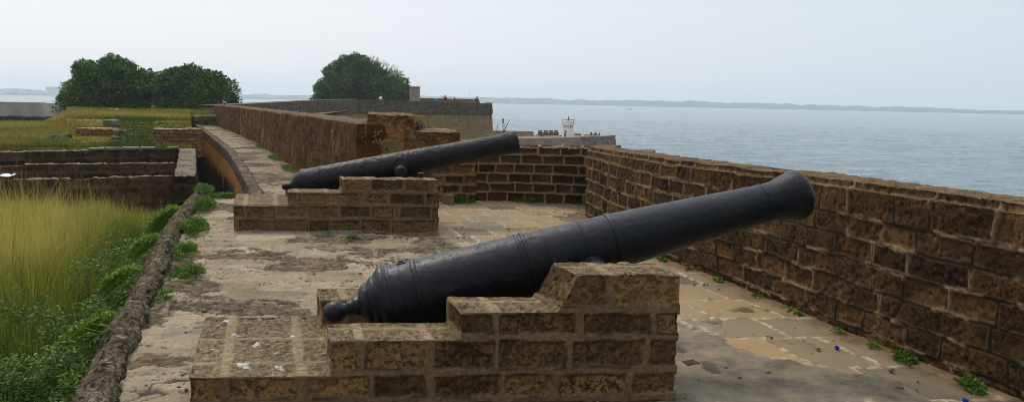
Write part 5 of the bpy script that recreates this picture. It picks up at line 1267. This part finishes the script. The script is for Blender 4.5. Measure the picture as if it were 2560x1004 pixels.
# overcast dome: brighter towards the zenith than along the horizon
zr_ = nt.nodes.new('ShaderNodeMapRange'); zr_.inputs[1].default_value = .22; zr_.inputs[2].default_value = .9; zr_.inputs[3].default_value = 1.0; zr_.inputs[4].default_value = 2.3
nt.links.new(sep.outputs[2], zr_.inputs[0])
bg2 = nt.nodes.new('ShaderNodeBackground'); nt.links.new(rp.outputs[0], bg2.inputs[0]); # and brighter on the sun's side (ahead) than behind the viewer
yr_ = nt.nodes.new('ShaderNodeMapRange'); yr_.inputs[1].default_value = -.55; yr_.inputs[2].default_value = .35; yr_.inputs[3].default_value = .42; yr_.inputs[4].default_value = 1.0
nt.links.new(sep.outputs[1], yr_.inputs[0])
pm_ = nt.nodes.new('ShaderNodeMath'); pm_.operation = 'MULTIPLY'; nt.links.new(zr_.outputs[0], pm_.inputs[0]); nt.links.new(yr_.outputs[0], pm_.inputs[1]); nt.links.new(pm_.outputs[0], bg2.inputs[1])
mx = nt.nodes.new('ShaderNodeMixShader'); mx.inputs[0].default_value = .85; nt.links.new(bg1.outputs[0], mx.inputs[1]); nt.links.new(bg2.outputs[0], mx.inputs[2])
wo = nt.nodes.new('ShaderNodeOutputWorld'); nt.links.new(mx.outputs[0], wo.inputs[0])
sd = bpy.data.lights.new('sun', 'SUN'); sd.energy = 1.5; sd.angle = R(10); sd.color = (1, .88, .70)
so = bpy.data.objects.new('sun', sd); COL.objects.link(so)
from mathutils import Vector, Matrix
dirs = Vector((math.sin(SUN_AZ) * math.cos(SUN_EL), math.cos(SUN_AZ) * math.cos(SUN_EL), math.sin(SUN_EL)))
so.rotation_euler = dirs.to_track_quat('Z', 'Y').to_euler(); so.location = (0, 0, 30)

# ================================================================== camera and render
cd = bpy.data.cameras.new('camera'); cam = bpy.data.objects.new('camera', cd); COL.objects.link(cam); S.camera = cam
cd.sensor_width = 36; cd.sensor_fit = 'HORIZONTAL'; cd.lens = 36 * F / 2560.0; cd.clip_start = .05; cd.clip_end = 9000
mat3 = Matrix((tuple(_r), tuple(_u), tuple(-_f))).transposed()
cam.matrix_world = Matrix.Translation((0, 0, EYE)) @ mat3.to_4x4()
S.render.engine = 'CYCLES'
S.view_settings.view_transform = 'Standard'; S.view_settings.look = 'None'; S.view_settings.exposure = .19; S.view_settings.gamma = 1
S.cycles.max_bounces = 6; S.cycles.volume_bounces = 2; S.cycles.use_denoising = True; S.cycles.denoiser = 'OPENIMAGEDENOISE'; S.cycles.denoising_prefilter = 'ACCURATE'; S.cycles.use_adaptive_sampling = False
S.cycles.sample_clamp_indirect = 4; S.cycles.pixel_filter_type = 'BLACKMAN_HARRIS'; S.cycles.filter_width = .9
